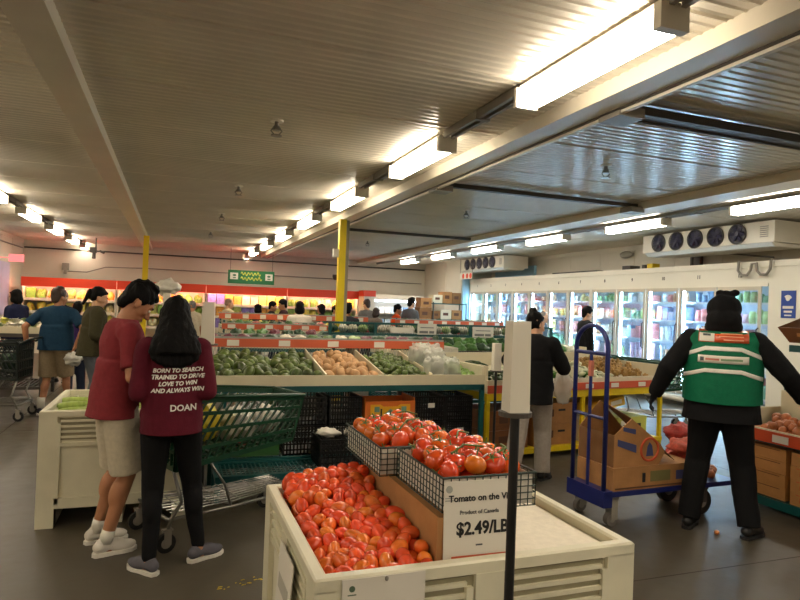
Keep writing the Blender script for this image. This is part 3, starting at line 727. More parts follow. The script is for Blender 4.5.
# bag roll posts
def bag_post(label, x,y,w_,z0,z1,taper=.9,lean=0):
    t = thing('bag_dispenser', label, 'bag dispenser', (x,y,0)); t.rotation_euler = (0,lean,0)
    b = MB(); b.cyl((0,0,.01),(0,0,z0+.03),.0125,.0125,14); b.build('pole', M_black, t, smooth=False)
    b = MB(); b.cyl((0,0,0),(0,0,.012),.14,.13,24); b.build('base', M_black, t)
    b = MB(); b.rings([[Vector((w_*1.1*math.cos(a)*k, w_*1.1*math.sin(a)*k, z)) for a in [2*PI*i/4+PI/4-.12 for i in range(4)]] for k,z in ((1.0,z0),(taper,z1))])
    b.build('sleeve', M_white, t, bevel=w_*.3, seg=3)
    b = MB(); b.cyl((0,0,z0-.012),(0,0,z0),w_*1.22,w_*1.22,20); b.build('plate', M_darkm, t)
    return t
bag_post('tall white bag sleeve on a black pole in front of the tomato bin', .858,1.42,.036,1.315,1.553,.90,-.0)
bag_post('white bag sleeve on a black pole at the left end of the avocado table', .27,5.10,.066,1.23,1.56,.88)
bag_post('white bag sleeve between the avocado table and the yellow table', 3.04,5.42,.05,.98,1.25,.9)
bag_post('pale bag sleeve on a pole beyond the right end of the yellow table', 6.05,5.9,.07,.85,1.28,.95)

# ------------------------------------------------------------------ display islands
def island(label, x0,x1,y0,y1, zf=.93, zrail=1.1, rail=M_orange, riser=True, cards=4, shelf=True, legs=True, rz=0, frame=M_teal, cat='display table', railh=.085):
    L = x1-x0; W = y1-y0
    t = thing('display_table', label, cat, (x0,y0,0), rz)
    b = MB(); b.box(0,L,0,.02,zf-.095,zf); b.build('front_board', M_creamb, t)
    b = MB(); b.box(0,.02,.02,W,zf-.095,zf+.08); b.build('end_board', M_creamb, t)
    b = MB(); b.box(L-.02,L,.02,W,zf-.095,zf+.08); b.build('end_board', M_creamb, t)
    b = MB(); b.quadbox([Vector(p) for p in ((.02,.02,zf-.11),(L-.02,.02,zf-.11),(L-.02,W,zf+.03),(.02,W,zf+.03),(.02,.02,zf-.09),(L-.02,.02,zf-.09),(L-.02,W,zf+.05),(.02,W,zf+.05))]); b.build('deck', M_creamb, t)
    b = MB(); b.box(0,L,.0,.04,zf-.15,zf-.097); b.box(0,L,W-.04,W,zf-.15,zf-.097); b.box(0,.04,0,W,zf-.15,zf-.115); b.box(L-.04,L,0,W,zf-.15,zf-.115); b.build('frame', frame, t)
    for xx in (.0,L-.04):
        for yy in (.0,W-.04):
            b = MB(); b.box(xx,xx+.04,yy,yy+.04,0,zf-.15); b.build('leg', frame, t)
    if shelf:
        b = MB(); b.box(.0,L,-.02,.03,.17,.21); b.box(0,L,W-.03,W,.17,.21)
        n = int(L/.06)
        for i in range(n): b.box(.02+i*L/n,.032+i*L/n,.03,W-.03,.19,.2)
        for i in range(int(W/.08)): b.box(.0,L,.05+.08*i,.062+.08*i,.18,.19)
        b.build('lower_shelf', frame, t)
    if riser:
        for xx in (.02,L*.5,L-.05):
            b = MB(); b.box(xx,xx+.03,W-.04,W-.01,zf,zrail+.14); b.build('post', frame, t)
        b = MB(); b.box(0,L,W-.06,W-.045,zrail,zrail+railh); b.build('price_rail', rail, t)
        b = MB(); b.box(0,L,W-.045,W+.35,zrail,zrail+.012); b.build('upper_shelf', frame, t)
        b = MB(); b.box(0,L,W-.045,W-.03,zrail+railh,zrail+railh+.02); b.box(0,L,W+.33,W+.345,zrail+.1,zrail+.12)
        n = int(L/.03)
        for i in range(n): b.bar((i*L/n,W-.035,zf+.05),((i+1)*L/n,W-.035,zrail-.002),.003,.003); b.bar(((i+1)*L/n,W-.03,zf+.05),(i*L/n,W-.03,zrail-.002),.003,.003)
        b.build('wire_panel', mat('wire_light',(150,158,150),.4), t)
        for i in range(cards):
            b = MB(); cx = L*(i+.5)/cards; b.box(cx-.06,cx+.06,W-.064,W-.0605,zrail+.012,zrail+railh-.012); b.build('price_tag', M_paper, t)
    return t
# front island with avocados
IX0,IX1,IY0,IY1 = .33,2.95,5.48,6.55
island('teal framed display table with a long cream front board holding avocados and potatoes', IX0,IX1,IY0,IY1,.93,1.105,cards=5)
def deck_z(zf,y0,y1): return lambda y: zf-.09+.14*(y-y0)/(y1-y0)
dz = deck_z(.93,IY0,IY1)
for x in (1.33,1.88,2.38):
    b = MB(); b.quadbox([Vector((x,IY0+.025,.845)),Vector((x+.015,IY0+.025,.845)),Vector((x+.015,IY1-.07,.985)),Vector((x,IY1-.07,.985)),Vector((x,IY0+.025,.94)),Vector((x+.015,IY0+.025,.94)),Vector((x+.015,IY1-.07,1.09)),Vector((x,IY1-.07,1.09))])
    tag(b.build('divider_board', M_creamb), {1.33:'cream divider between the dark avocados and the potatoes',1.88:'cream divider on the right of the potatoes',2.38:'cream divider between the small dark avocados and wrapped greens'}[x], 'divider')
avo = [shaped(avocado(s)) for s in (1,4,7)]; pot = [shaped(potato(s)) for s in (1,2,3)]
M_avo = mat('avocado_green',(82,98,42),.4,ns=26,na=.35,rnd=.4,hue=.02,bump=.25,bs=120)
M_avod = mat('avocado_dark',(40,62,26),.34,ns=20,na=.3,rnd=.3,bump=.25,bs=120)
M_hass = mat('avocado_black',(40,46,34),.42,ns=30,na=.3,rnd=.25,bump=.35,bs=120)
M_pot = mat('potato_skin',(188,148,104),.65,ns=14,na=.16,rnd=.1,bump=.2,bs=50)
def hump(x0,x1,h,base=dz,extra=.06): return lambda x,y: base(y)+extra+h*max(0,math.sin(max(0,min(1,(x-x0)/(x1-x0)))*PI))**.7
scatter('avocado', avo, M_avo, pile(85,(IX0+.02,.93,IY0+.02,IY1-.08),hump(IX0,.95,.09),.09,.052,1.75), 'green avocado at the left end of the table','avocado','green avocados at the left end',(1.2,1.55))
scatter('avocado', avo, M_avod, pile(56,(.93,1.33,IY0+.02,IY1-.08),hump(.9,1.4,.07),.09,.052,1.75), 'dark green avocado left of the potatoes','avocado','dark avocados left of the potatoes',(1.2,1.5))
scatter('potato', pot, M_pot, pile(75,(1.345,1.88,IY0+.02,IY1-.08),hump(1.3,1.9,.07),.09,.042,1.75), 'light brown potato between the avocados','potato','potatoes on the cream fronted table',(1.0,1.35))
scatter('avocado', avo, M_hass, pile(120,(1.895,2.38,IY0+.02,IY1-.08),hump(1.85,2.42,.06),.09,.035,1.7), 'small blackish avocado right of the potatoes','avocado','small black avocados right of the potatoes',(.85,1.05))
lim = [shaped(globe(.03,1.3,.06,0,.1))]
M_lim = mat('green_pepper_skin',(110,142,62),.35,ns=10,na=.2,rnd=.2)
scatter('green_squash', lim, M_lim, pile(70,(2.70,2.925,IY0+.02,IY1-.08),hump(2.62,2.98,.03),.06,.03,1.7), 'small pale green squash beside the wrapped greens','squash','pale green squashes at the right end')
M_leaf = mat('leaf_green',(60,104,36),.5,ns=20,na=.35,rnd=.2); M_leafl = mat('leaf_pale',(150,172,110),.5,ns=20,na=.3,rnd=.2)
def leaf_bunch(name, r, n, m_, label, group, loc, seed=0, flat=.6, stalk=True):
    rs = random.Random(seed); b = MB()
    for k in range(n):
        a = rs.uniform(0,6.28); e = rs.uniform(.1,1.2); d = Vector((math.cos(a)*math.cos(e), math.sin(a)*math.cos(e), math.sin(e)*flat)); L = r*rs.uniform(.7,1.1)
        side = d.cross(Vector((0,0,1))).normalized() if abs(d.z) < .98 else Vector((1,0,0)); up = side.cross(d)
        w_ = L*.32; pts = []
        for i,(u,ww) in enumerate(((0,.1),(.3,.7),(.6,1),(.85,.7),(1,.1))):
            c = d*L*u + up*L*.25*math.sin(u*2.5) ; pts.append((c-side*w_*ww+up*.1*w_, c, c+side*w_*ww+up*.1*w_))
        vs = [[b.bm.verts.new(p) for p in row] for row in pts]
        for i in range(4):
            for j in range(2): b.bm.faces.new((vs[i][j],vs[i][j+1],vs[i+1][j+1],vs[i+1][j]))
    b.ell((0,0,r*.15),(r*.4,r*.4,r*.25),None,8,6)
    o = b.build(name, m_, None, smooth=True, loc=loc); o.rotation_euler = (0,0,rs.uniform(0,6))
    return tag(o, label, 'leafy greens', group)
# plastic wrapped greens: three stacked bags
k = 0
for (x,y,z,s) in ((2.46,5.63,.88,1.25),(2.63,5.62,.88,1.25),(2.54,5.82,.93,1.4),(2.47,6.05,.96,1.4),(2.63,6.08,.96,1.35)):
    t = thing('bagged_greens','clear bag of leafy greens on the cream fronted table, '+['front left one','front right one','middle one','back left one','back right one'][k],'bag',(x,y,z),0,'bags of greens on the cream fronted table')
    lb = leaf_bunch('leaves',.085*s,26,M_leaf,None,None,(0,0,.02),k,.8); lb.parent = t; del lb['category']
    sq = lambda v_: math.copysign(abs(v_)**.55, v_)
    sh = shaped(lambda p: Vector((sq(p.x)*.070,sq(p.y)*.075,max(-.7,sq(p.z))*.07+.06)) + p*.022*noise.noise(p*3.0+Vector((k*3,0,0))) + Vector((0,0,.02*max(0,p.z)*noise.noise(p*5+Vector((0,k,0))))), 32, 22)
    o = link('plastic_bag', sh, M_film, t); o.scale = (s,s,s*1.25); k += 1
# boxes and crates under the front island
def crate(label,x0,x1,y0,y1,z0,z1,m_=M_black,group=None,paper=None):
    t = thing('plastic_crate',label,'crate',((x0+x1)/2,(y0+y1)/2,z0),0,group); X=(x1-x0)/2; Y=(y1-y0)/2; h=z1-z0
    b = MB(); b.box(-X,X,-Y,Y,0,.01)
    for z in [h*q/5 for q in range(6)]:
        zz = max(.0,z-.012)
        b.box(-X,X,-Y,-Y+.012,zz,zz+.014); b.box(-X,X,Y-.012,Y,zz,zz+.014); b.box(-X,-X+.012,-Y,Y,zz,zz+.014); b.box(X-.012,X,-Y,Y,zz,zz+.014)
    for i in range(13):
        xx = -X+2*X*i/12; b.box(xx-.006,xx+.006,-Y,-Y+.01,0,h); b.box(xx-.006,xx+.006,Y-.01,Y,0,h)
        yy = -Y+2*Y*i/12; b.box(-X,-X+.01,yy-.006,yy+.006,0,h); b.box(X-.01,X,yy-.006,yy+.006,0,h)
    b.build('lattice', m_, t)
    if paper:
        b = MB(); b.box(paper[0]-.035,paper[0]+.035,-Y-.004,-Y-.001,h*paper[1],h*paper[1]+.045); b.build('label_tag', M_paper, t)
    return t
g = 'black crates stacked under the cream fronted table'
for i,(x0,x1,lab) in enumerate(((2.26,2.58,'middle'),(2.60,2.89,'right hand'))):
    for k in range(2):
        crate('black plastic crate, %s of the %s stack under the cream fronted table' % (('bottom','top')[k],lab), x0,x1,5.62,6.0,.205+.25*k,.205+.25*k+.245,paper=(.02,.55) if (k==0) == (i==1) else None)
crate('black crate standing alone under the potatoes', .98,1.36,5.55,5.95,.205,.46)
crate('dark crate on the black crate under the potatoes', .98,1.36,5.55,5.95,.465,.72)
crate('black crate, lower one between the potatoes crates and the fruit box', 1.40,1.70,5.56,5.95,.205,.46)
crate('black crate, upper one between the potatoes crates and the fruit box', 1.40,1.70,5.56,5.95,.465,.72)
crate('black crate with white papers behind the far tomato basket', 1.2,1.62,5.04,5.38,.205,.44, M_black)
for i,(x,y,rz) in enumerate(((1.3,5.18,.3),(1.5,5.16,1.2))):
    sh = shaped(lambda p: Vector((p.x*.11,p.y*.07,p.z*.035)) + p*.03*noise.noise(p*2.5+Vector((i*7,0,0))),18,12)
    o = link('crumpled_paper', sh, M_paper, None, (x,y,.475)); o.rotation_euler = (0,.1,rz); tag(o,'crumpled white paper on the black crate behind the baskets, '+('left','right')[i]+' one','paper')
t = thing('produce_box','orange and yellow printed fruit box under the cream fronted table','box',(2.03,5.15,.42)); t.location = (1.83,5.55,.46)
t.location.z = .712
t.location = (1.98,5.53,.456)
b = MB(); b.box(-.25,.25,0,.36,0,.008); b.box(-.25,.25,0,.008,.008,.22); b.box(-.25,.25,.352,.36,.008,.22); b.box(-.25,-.242,.008,.352,.008,.25); b.box(.242,.25,.008,.352,.008,.25)
b.build('carton', mat('box_orange',(218,112,34),.6), t)
b = MB(); b.prism([(-.2,.03),(.2,.03),(.2,.19),(.1,.19),(.07,.17),(-.07,.17),(-.1,.19),(-.2,.19)],'y',-.003,0); b.build('yellow_print', mat('box_yellow',(236,176,30),.6), t)
b = MB(); b.box(-.16,-.11,-.006,-.003,.12,.17); b.box(.11,.16,-.006,-.003,.12,.17); b.prism([(-.05,.03),(.05,.03),(.07,.09),(0,.15),(-.07,.09)],'y',-.006,-.003); b.build('print_mark', mat('box_teal',(120,160,140),.6), t)
b = MB(); b.box(-.1,-.085,-.006,-.002,.07,.15); b.box(.085,.1,-.006,-.002,.07,.15); b.build('hand_hole', M_ink, t)
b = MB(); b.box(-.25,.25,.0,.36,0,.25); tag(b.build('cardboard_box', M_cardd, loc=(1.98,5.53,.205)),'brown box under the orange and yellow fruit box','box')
sh = shaped(lambda p: Vector((p.x*.12,p.y*.12,p.z*.17)) + p*.03*noise.noise(p*2.5),18,12)
o = link('produce_sack', sh, mat('sack_red',(110,44,34),.7,ns=20,na=.3), None, (1.77,5.22,.37)); tag(o,'dark red mesh sack beside the fruit box under the table','sack')
t = thing('produce_box','green and brown produce box lying on the lower teal shelf behind the shopping cart','box',(.66,5.72,.212))
b = MB(); b.box(-.28,.28,-.18,.18,0,.19); b.build('carton', mat('box_green',(44,92,40),.6,ns=4,na=.2), t)
b = MB(); b.box(-.29,.29,-.19,.19,.185,.235); b.build('lid', M_card, t)
b = MB(); b.cyl((-.05,-.182,.09),(-.05,-.186,.09),.05,.05,18); b.build('round_print', mat('print_red',(150,40,30),.6), t)
# low teal pallet shelf in front of the island, under the cart
t = thing('mesh_platform','low teal mesh platform on the floor in front of the avocado table','platform',(0,0,0))
b = MB(); b.box(.36,1.9,4.98,5.03,.15,.20); b.box(.36,1.9,5.40,5.45,.15,.20); b.box(.36,.41,5.03,5.40,.15,.20); b.box(1.85,1.9,5.03,5.40,.15,.20); b.build('frame', M_teal, t)
for x in (.38,1.86):
    for y in (5.0,5.42): b = MB(); b.box(x-.02,x+.02,y-.02,y+.02,0,.15); b.build('leg', M_teal, t)
b = MB()
for i in range(40): b.box(.42+i*.0358,.43+i*.0358,5.03,5.40,.185,.19)
for i in range(6): b.box(.41,1.85,5.06+.06*i,5.068+.06*i,.18,.185)
b.build('wire_deck', M_teal, t)
# ------------------------------------------------------------------ celery bin at the left
big_bin('cream plastic bin of green celery standing behind the man in the maroon shirt', -.81,.16,4.70,5.75)
b = MB(); b.box(-.76,.11,4.76,5.69,.60,.63); tag(b.build('cardboard_sheet', M_cardd),'cardboard sheet under the celery','cardboard')
M_cel = mat('celery_green',(164,186,92),.4,ns=8,na=.2,rnd=.15,stretch=(1,1,4))
cm = shaped(lambda p: Vector((p.x*.028*(1.2-.3*p.z), p.y*.028*(1.2-.3*p.z), p.z*.19)),12,10)
rs = random.Random(5)
for i in range(44):
    lay = i//16
    p = (-.62+(i%4)*.20+rs.uniform(-.04,.04), 4.86+((i//4)%4)*.24+rs.uniform(-.03,.05), .665+.045*lay)
    o = link('celery_stalk', cm, M_cel, None, p); o.rotation_euler = (PI/2+rs.uniform(-.1,.1), rs.uniform(0,6), rs.choice([1.2,1.5,1.8,2.0])+rs.uniform(-.2,.2)); o.scale = (1,1,.9)
    tag(o,'celery stalk in the cream bin, %s from left, %s row, %s layer' % (nth(i%4+1), nth((i//4)%4+1), ('bottom','middle','top')[min(2,lay)]),'celery','celery stalks in the bin')

# ------------------------------------------------------------------ shopping carts
def lattice(b, P00,P10,P11,P01, nv=4, nu=14, slant=.0, t=.008, bw=.022):
    """slotted plastic wall between four corners: bands and slanted slats"""
    P = [Vector(p) for p in (P00,P10,P11,P01)]
    f = lambda u,v: P[0]*(1-u)*(1-v)+P[1]*u*(1-v)+P[2]*u*v+P[3]*(1-u)*v
    nrm = (P[1]-P[0]).cross(P[3]-P[0]).normalized()*t
    def q(u0,v0,u1,v1,u2,v2,u3,v3):
        c = [f(u0,v0),f(u1,v1),f(u2,v2),f(u3,v3)]; b.quadbox([x-nrm for x in c]+[x+nrm for x in c])
    H = ((P[3]-P[0]).length+(P[2]-P[1]).length)/2; W = (P[1]-P[0]).length; hb = bw/H
    for i in range(nv+1):
        v = i/nv; v0 = max(0,v-hb/2); v1 = min(1,v+hb/2)
        if i == nv: v0 = 1-hb*1.6
        if i == 0: v1 = hb*1.3
        q(0,v0,1,v0,1,v1,0,v1)
    for i in range(nv):
        for k in range(nu+1):
            u = k/nu; du = .0055/W; s = slant/nu
            a0 = min(1,max(0,u-s)); a1 = min(1,max(0,u+s))
            if k in (0,nu): a0 = a1 = u; du = .014/W
            q(max(0,a0-du),i/nv,min(1,a0+du),i/nv,min(1,a1+du),(i+1)/nv,max(0,a1-du),(i+1)/nv)
def shopping_cart(label, loc, rz, bm_=None, group=None):
    t = thing('shopping_cart', label, 'shopping cart', loc, rz, group); m_ = bm_ or M_green
    b = MB()   # x: 0 handle end .. 0.98 nose, y half width
    A = [(0,-.27,.50),(0,.27,.50),(0,.29,.97),(0,-.29,.97)]; B = [(.90,-.19,.58),(.90,.19,.58),(.97,.21,.90),(.97,-.21,.90)]
    lattice(b,A[0],B[0],B[3],A[3],4,16,.5); lattice(b,A[1],B[1],B[2],A[2],4,16,.5); lattice(b,B[0],B[1],B[2],B[3],4,7,0); lattice(b,A[0],A[1],A[2],A[3],4,9,0)
    lattice(b,A[0],A[1],B[1],B[0],8,6,0)
    b.build('basket', m_, t)
    b = MB(); b.tube([(0,-.3,.97),(.97,-.22,.905),(.985,0,.90),(.97,.22,.905),(0,.3,.97)],.014,8); b.build('basket_rim', m_, t, smooth=True)
    b = MB(); b.tube([(-.02,-.27,.95),(-.11,-.27,1.0),(-.13,-.2,1.01),(-.13,.2,1.01),(-.11,.27,1.0),(-.02,.27,.95)],.014,8); b.build('handle', m_, t, smooth=True)
    b = MB(); r = .012
    for s in (-1,1):
        b.tube([(.0,s*.26,.50),(.06,s*.255,.3),(.0,s*.25,.20),(-.02,s*.25,.13)],r,8)
        b.tube([(-.02,s*.25,.2),(.45,s*.21,.19),(.93,s*.16,.20)],r,8)
        b.tube([(.25,s*.23,.52),(.36,s*.225,.36),(.42,s*.215,.2)],r*.7,6)
        b.tube([(.88,s*.16,.2),(.90,s*.16,.13)],r,8)
    b.tube([(-.02,-.25,.2),(-.02,.25,.2)],r,8); b.tube([(.93,-.16,.2),(.93,.16,.2)],r,8); b.tube([(.42,-.215,.2),(.42,.215,.2)],r*.8,8)
    b.build('frame', M_chrome, t, smooth=True)
    b = MB()
    for k in range(9): y = -.2+.05*k; b.tube([(.0,y*1.1,.235),(.45,y*.95,.22),(.92,y*.72,.245)],.004,5)
    for x in (.1,.3,.5,.7,.9): b.tube([(x,-.235+.07*x,.23),(x,.235-.07*x,.23)],.004,5)
    b.build('lower_rack', M_chrome, t)
    for x,y in ((-.02,-.25),(-.02,.25),(.90,-.16),(.90,.16)):
        b = MB(); b.box(x-.025,x+.02,y-.02,y-.015,.05,.14); b.box(x-.025,x+.02,y+.015,y+.02,.05,.14); b.box(x-.03,x+.03,y-.02,y+.02,.135,.145); w_ = b.build('caster', M_grey, t)
        b = MB(); b.cyl((x-.01,y-.013,.06),(x-.01,y+.013,.06),.06,.06,20); b.build('wheel', M_black, w_)
        b = MB(); b.cyl((x-.01,y-.0145,.06),(x-.01,y+.0145,.06),.032,.032,14); b.build('hub', M_grey, w_)
    return t
shopping_cart('dark green plastic shopping cart beside the woman in the maroon hoodie', (-.05,4.33,0), .38)
def CP(x,y,z): return T((-.05,4.33,0)) @ Matrix.Rotation(.38,4,'Z') @ Vector((x,y,z))
def lump(name,label,cat,m_,loc,rad,seed,amp=.2,rz=0,group=None,fr=2.2):
    sh = shaped(lambda p: Vector((p.x*rad[0],p.y*rad[1],p.z*rad[2])) + p*amp*min(rad)*(noise.noise(p*fr+Vector((seed*3.1,0,0)))+.5*noise.noise(p*fr*2.6+Vector((0,seed,0)))),24,16)
    o = link(name, sh, m_, None, loc); o.rotation_euler = (0,0,rz); return tag(o,label,cat,group)
M_wrap = mat('white_plastic_bag',(214,210,198),.35,bump=.5,bs=14); M_yel = mat('yellow_pack',(216,196,52),.4,ns=6,na=.2)
lump('grocery_bag','yellow bag inside the dark green cart beside the woman in the hoodie','bag',M_yel,CP(.27,.0,.745),(.13,.16,.14),1,.3)
lump('grocery_bag','white plastic bag in the middle of the dark green cart beside the woman','bag',M_wrap,CP(.54,.0,.71),(.13,.15,.10),2,.6)
lump('grocery_bag','white plastic bag at the nose of the dark green cart','bag',M_wrap,CP(.78,.0,.72),(.10,.12,.09),3,.6)
lump('grocery_bag','bluish packet lying on top in the dark green cart near its handle','bag',mat('blue_pack',(88,92,140),.4),CP(.25,-.08,.91),(.10,.09,.03),4,.5)
# carts beyond the yellow table and at the left edge
shopping_cart('dark green cart parked beyond the right end of the yellow table', (5.95,7.1,0), -.35)
shopping_cart('dark green cart standing behind the woman in black, in front of the freezers', (4.85,7.78,0), .0)
shopping_cart('dark cart loaded with purple and dark red produce at the left edge', (-1.72,8.95,0), PI-.12, mat('cart_dark',(20,30,28),.4))
lump('produce_bag','purple bag of produce in the dark cart at the left edge','bag',mat('purple_net',(62,34,74),.5,ns=18,na=.4),(-2.27,9.05,.74),(.26,.15,.15),5,.4)
lump('produce_bag','dark red bag of produce in the dark cart at the left edge','bag',mat('red_net',(98,30,36),.5,ns=18,na=.4),(-2.2,8.95,.93),(.22,.13,.07),6,.4)
lump('produce_bag','dark green bag in the dark cart nearest the man in the blue shirt','bag',mat('green_net',(28,52,34),.5,ns=18,na=.4),(-1.89,8.97,.72),(.10,.16,.13),7,.4)
lump('produce_bag','white and green bag on the lower left of the dark cart at the left edge','bag',mat('pale_net',(150,160,120),.5,ns=18,na=.4),(-2.37,9.0,.29),(.2,.12,.045),8,.4)

# ------------------------------------------------------------------ left produce stand with pale greens
island('dark display table with pale greens at the left edge of the hall',-3.9,-1.75,10.3,11.3,1.08,1.3,riser=False,frame=M_darkm)
for i in range(26):
    leaf_bunch('cabbage' if i%2 else 'leafy_greens',.13,22,(M_leafl,mat('leaf_yellow',(196,196,92),.5,ns=14,na=.3),M_wrap)[i%3 if i%5 else 2],
       ('pale leafy bunch','yellowish leafy bunch','whitish leafy bunch')[(i%3) if i%5 else 2]+', %s from left, %s row, dark table at left edge' % (nth(i%13+1), ('front','back')[i//13]),'leafy bunches on the dark table at the left edge',(-3.7+.145*(i%13)+.02, 10.5+.32*(i//13), 1.06+.05*(i//13)),i)

# ------------------------------------------------------------------ far islands
def filled(label, x0,x1,y0,y1,zf,zr,what,mt,rad,n,cards,seed,rz=0,railh=.085,kind='produce',upper=None,rail=M_orange,short='',riser=True):
    island(label,x0,x1,y0,y1,zf,zr,cards=cards,railh=railh,rail=rail,riser=riser)
    rs = random.Random(seed)
    if upper:
        L = x1-x0; k = int(L/.15)
        for i in range(k):
            c = rs.choice(upper); r_ = rs.uniform(.05,.07)
            o = lump('produce_heap','%s heap, %s from left, raised shelf of the %s' % (c[0], nth(i+1), short),'produce',c[1],(x0+.08+(L-.16)*(i+.5)/k,y1+.14,zr+.013+r_*.9),(.07,.12,r_),i+seed,.35,0,'raised shelf produce of the '+short)
    L = x1-x0; k = int(L/.2)
    for i in range(k):
        for j in range(2):
            c = rs.choice(what)
            o = lump('produce_heap','%s heap, %s from left, %s row, %s' % (c[0], nth(i+1), ('front','back')[j], short),'produce',c[1],(x0+.1+(L-.2)*(i+.5)/k,y0+.25+.42*j,zf-.0+.06*j),(.095,.19,.10),i+seed+j,.4,0,'main deck produce of the '+short)
pg = [('green',M_leaf),('dark green',mat('veg_dark',(34,66,34),.5,ns=16,na=.3)),('pale green',M_leafl),('white',mat('veg_white',(214,208,188),.5,ns=16,na=.2)),('purple red',mat('veg_purple',(104,44,60),.5,ns=16,na=.3)),('yellow',M_yel),('reddish',mat('veg_redd',(150,58,44),.5,ns=16,na=.25))]
filled('long table behind the thick yellow post, with white goods in teal mesh', 2.95,6.35,8.35,9.3,.95,1.13,[pg[0],pg[3],pg[1]],None,0,0,4,31,short='long table behind the teal mesh',riser=False)
rs = random.Random(12)
for i in range(24):
    c = rs.choice([pg[3],pg[2],pg[3],pg[1]]); lump('produce_heap','%s heap, %s from the left in the teal mesh rack' % (c[0], nth(i+1)),'produce',c[1],(2.42+.165*i,9.63,1.145+.055),(.075,.12,.06),i+31,.35,0,'produce in the teal mesh rack')
b = MB(); b.box(2.3,6.4,9.45,9.8,1.10,1.13); b.box(2.3,6.4,9.80,9.825,1.27,1.30); b.box(2.3,6.4,9.43,9.455,1.275,1.305)
for i in range(100): b.bar((2.3+.041*i,9.44,1.12),(2.3+.041*(i+1),9.44,1.28),.003,.003); b.bar((2.3+.041*(i+1),9.445,1.12),(2.3+.041*i,9.445,1.28),.003,.003)
b.box(2.3,6.4,9.435,9.45,1.09,1.13)
for x in (2.3,3.05,3.9,4.75,5.6,6.36): b.box(x,x+.05,9.425,9.46,.02,1.305)
tag(b.build('mesh_rack', M_teal),'long teal mesh rack running across behind the avocado table','rack')
for x,w_,z0,z1,l in ((3.42,.20,1.15,1.24,'long white card on the teal mesh rack'),(3.86,.17,1.13,1.31,'large white price card on the teal mesh rack'),(4.9,.2,1.1,1.28,'white printed card on the teal mesh rack, left of the woman in black')):
    t = thing('price_card',l,'sign',(x+.1,9.41,z0)); h = z1-z0
    b = MB(); b.box(-w_,w_,0,.004,0,h); b.build('card', M_paper, t)
    if h > .1:
        b = MB(); b.box(-w_*.8,w_*.1,-.002,0,h*.12,h*.34); b.box(-w_*.0+.04,w_*.75,-.002,0,h*.12,h*.34); b.box(-w_*.7,w_*.7,-.002,0,h*.6,h*.68); b.build('print', mat('print_grey',(120,120,120),.6), t)
filled('orange railed table in the middle distance left of the thick yellow post', .75,2.55,9.3,10.3,.98,1.12,[pg[1],pg[0],pg[4]],None,0,0,6,41,short='table left of the yellow post',upper=[pg[1],pg[0],pg[6],pg[0]])
filled('orange railed table far back on the left half', .9,4.1,12.1,13.2,1.02,1.20,[pg[6],pg[5],pg[0]],None,0,0,9,51,short='far left orange railed table',upper=[pg[6],pg[1],pg[0]],railh=.11)
filled('orange railed table far back on the right half', 4.6,7.3,11.9,12.8,1.02,1.19,[pg[0],pg[3],pg[6]],None,0,0,8,61,short='far right orange railed table',upper=[pg[1],pg[1],pg[3]],railh=.10)
# raised shelf of the avocado table: low heaps under its rail top
rs = random.Random(77)
for i in range(17):
    c = [pg[4],pg[4],pg[4],pg[1],pg[1],pg[3],pg[3],pg[0],pg[0],pg[3],pg[2],pg[4],pg[1],pg[4],pg[4],pg[1],pg[4]][i]
    lump('produce_heap','%s heap, %s from left behind the orange rail of the avocado table' % (c[0], nth(i+1)),'produce',c[1],(IX0+.08+.152*i,IY1+.16,1.119+.052),(.075,.13,.055),i+90,.35,0,'produce behind the orange rail of the avocado table')
# grid crate and boxes right of the raised shelf
crate('white gridded crate standing behind the right end of the avocado table', 3.0,3.42,7.1,7.5,.86,1.08,mat('crate_white',(204,198,182),.5))
b = MB(); b.box(2.8,4.6,6.95,7.6,.80,.85); b.box(2.8,2.85,6.95,7.0,0,.8); b.box(4.55,4.6,6.95,7.0,0,.8); b.box(2.8,2.85,7.55,7.6,0,.8); b.box(4.55,4.6,7.55,7.6,0,.8)
tag(b.build('work_table', M_darkm),'dark table behind the right end of the avocado table','table')
for i,x in enumerate((3.5,3.95)): crate('dark crate, %s of the two behind the yellow table' % ('left','right')[i], x,x+.42,7.05,7.4,.855,1.02)

# ------------------------------------------------------------------ yellow framed table with roots and leafy greens
YR = math.radians(8); YO = Vector((3.06,5.62,0)); YM = T(YO) @ Matrix.Rotation(YR,4,'Z'); YL = 2.65; YW = 1.0
t = thing('display_table','yellow framed table with an orange rail, holding leafy greens and brown roots','display table',YO,YR)
b = MB(); b.box(0,YL,0,.04,.64,.715); b.box(0,YL,YW-.04,YW,.64,.715); b.box(0,.04,.04,YW-.04,.64,.715); b.box(YL-.04,YL,.04,YW-.04,.64,.715)
b.box(0,YL,-.01,.03,.06,.11); b.box(0,YL,YW-.04,YW,.06,.11); b.build('frame', M_yellow, t)
for x in (0,YL/2,YL-.04):
    for y in (0,YW-.04): b = MB(); b.box(x,x+.04,y,y+.04,0,.64); b.build('leg', M_yellow, t)
b = MB(); b.box(0,YL,-.015,0,.72,.80); b.build('price_rail', mat('rail_redorange',(204,84,52),.45), t)
for x in (.35,.9,1.35,1.75,2.2): b = MB(); b.box(x,x+.12,-.019,-.0155,.735,.785); b.build('price_tag', M_paper, t)
b = MB(); b.box(0,YL,0,.025,.72,.85); b.box(0,.02,.025,YW,.72,1.0); b.box(YL-.02,YL,.025,YW,.72,.98); b.box(YL*.46,YL*.46+.02,.025,YW,.72,.97); b.box(0,YL,YW-.02,YW,.72,1.06); b.build('side_board', M_creamb, t)
b = MB(); b.quadbox([Vector(p) for p in ((.02,.025,.74),(YL-.02,.025,.74),(YL-.02,YW-.02,.88),(.02,YW-.02,.88),(.02,.025,.76),(YL-.02,.025,.76),(YL-.02,YW-.02,.90),(.02,YW-.02,.90))]); b.build('deck', M_creamb, t)
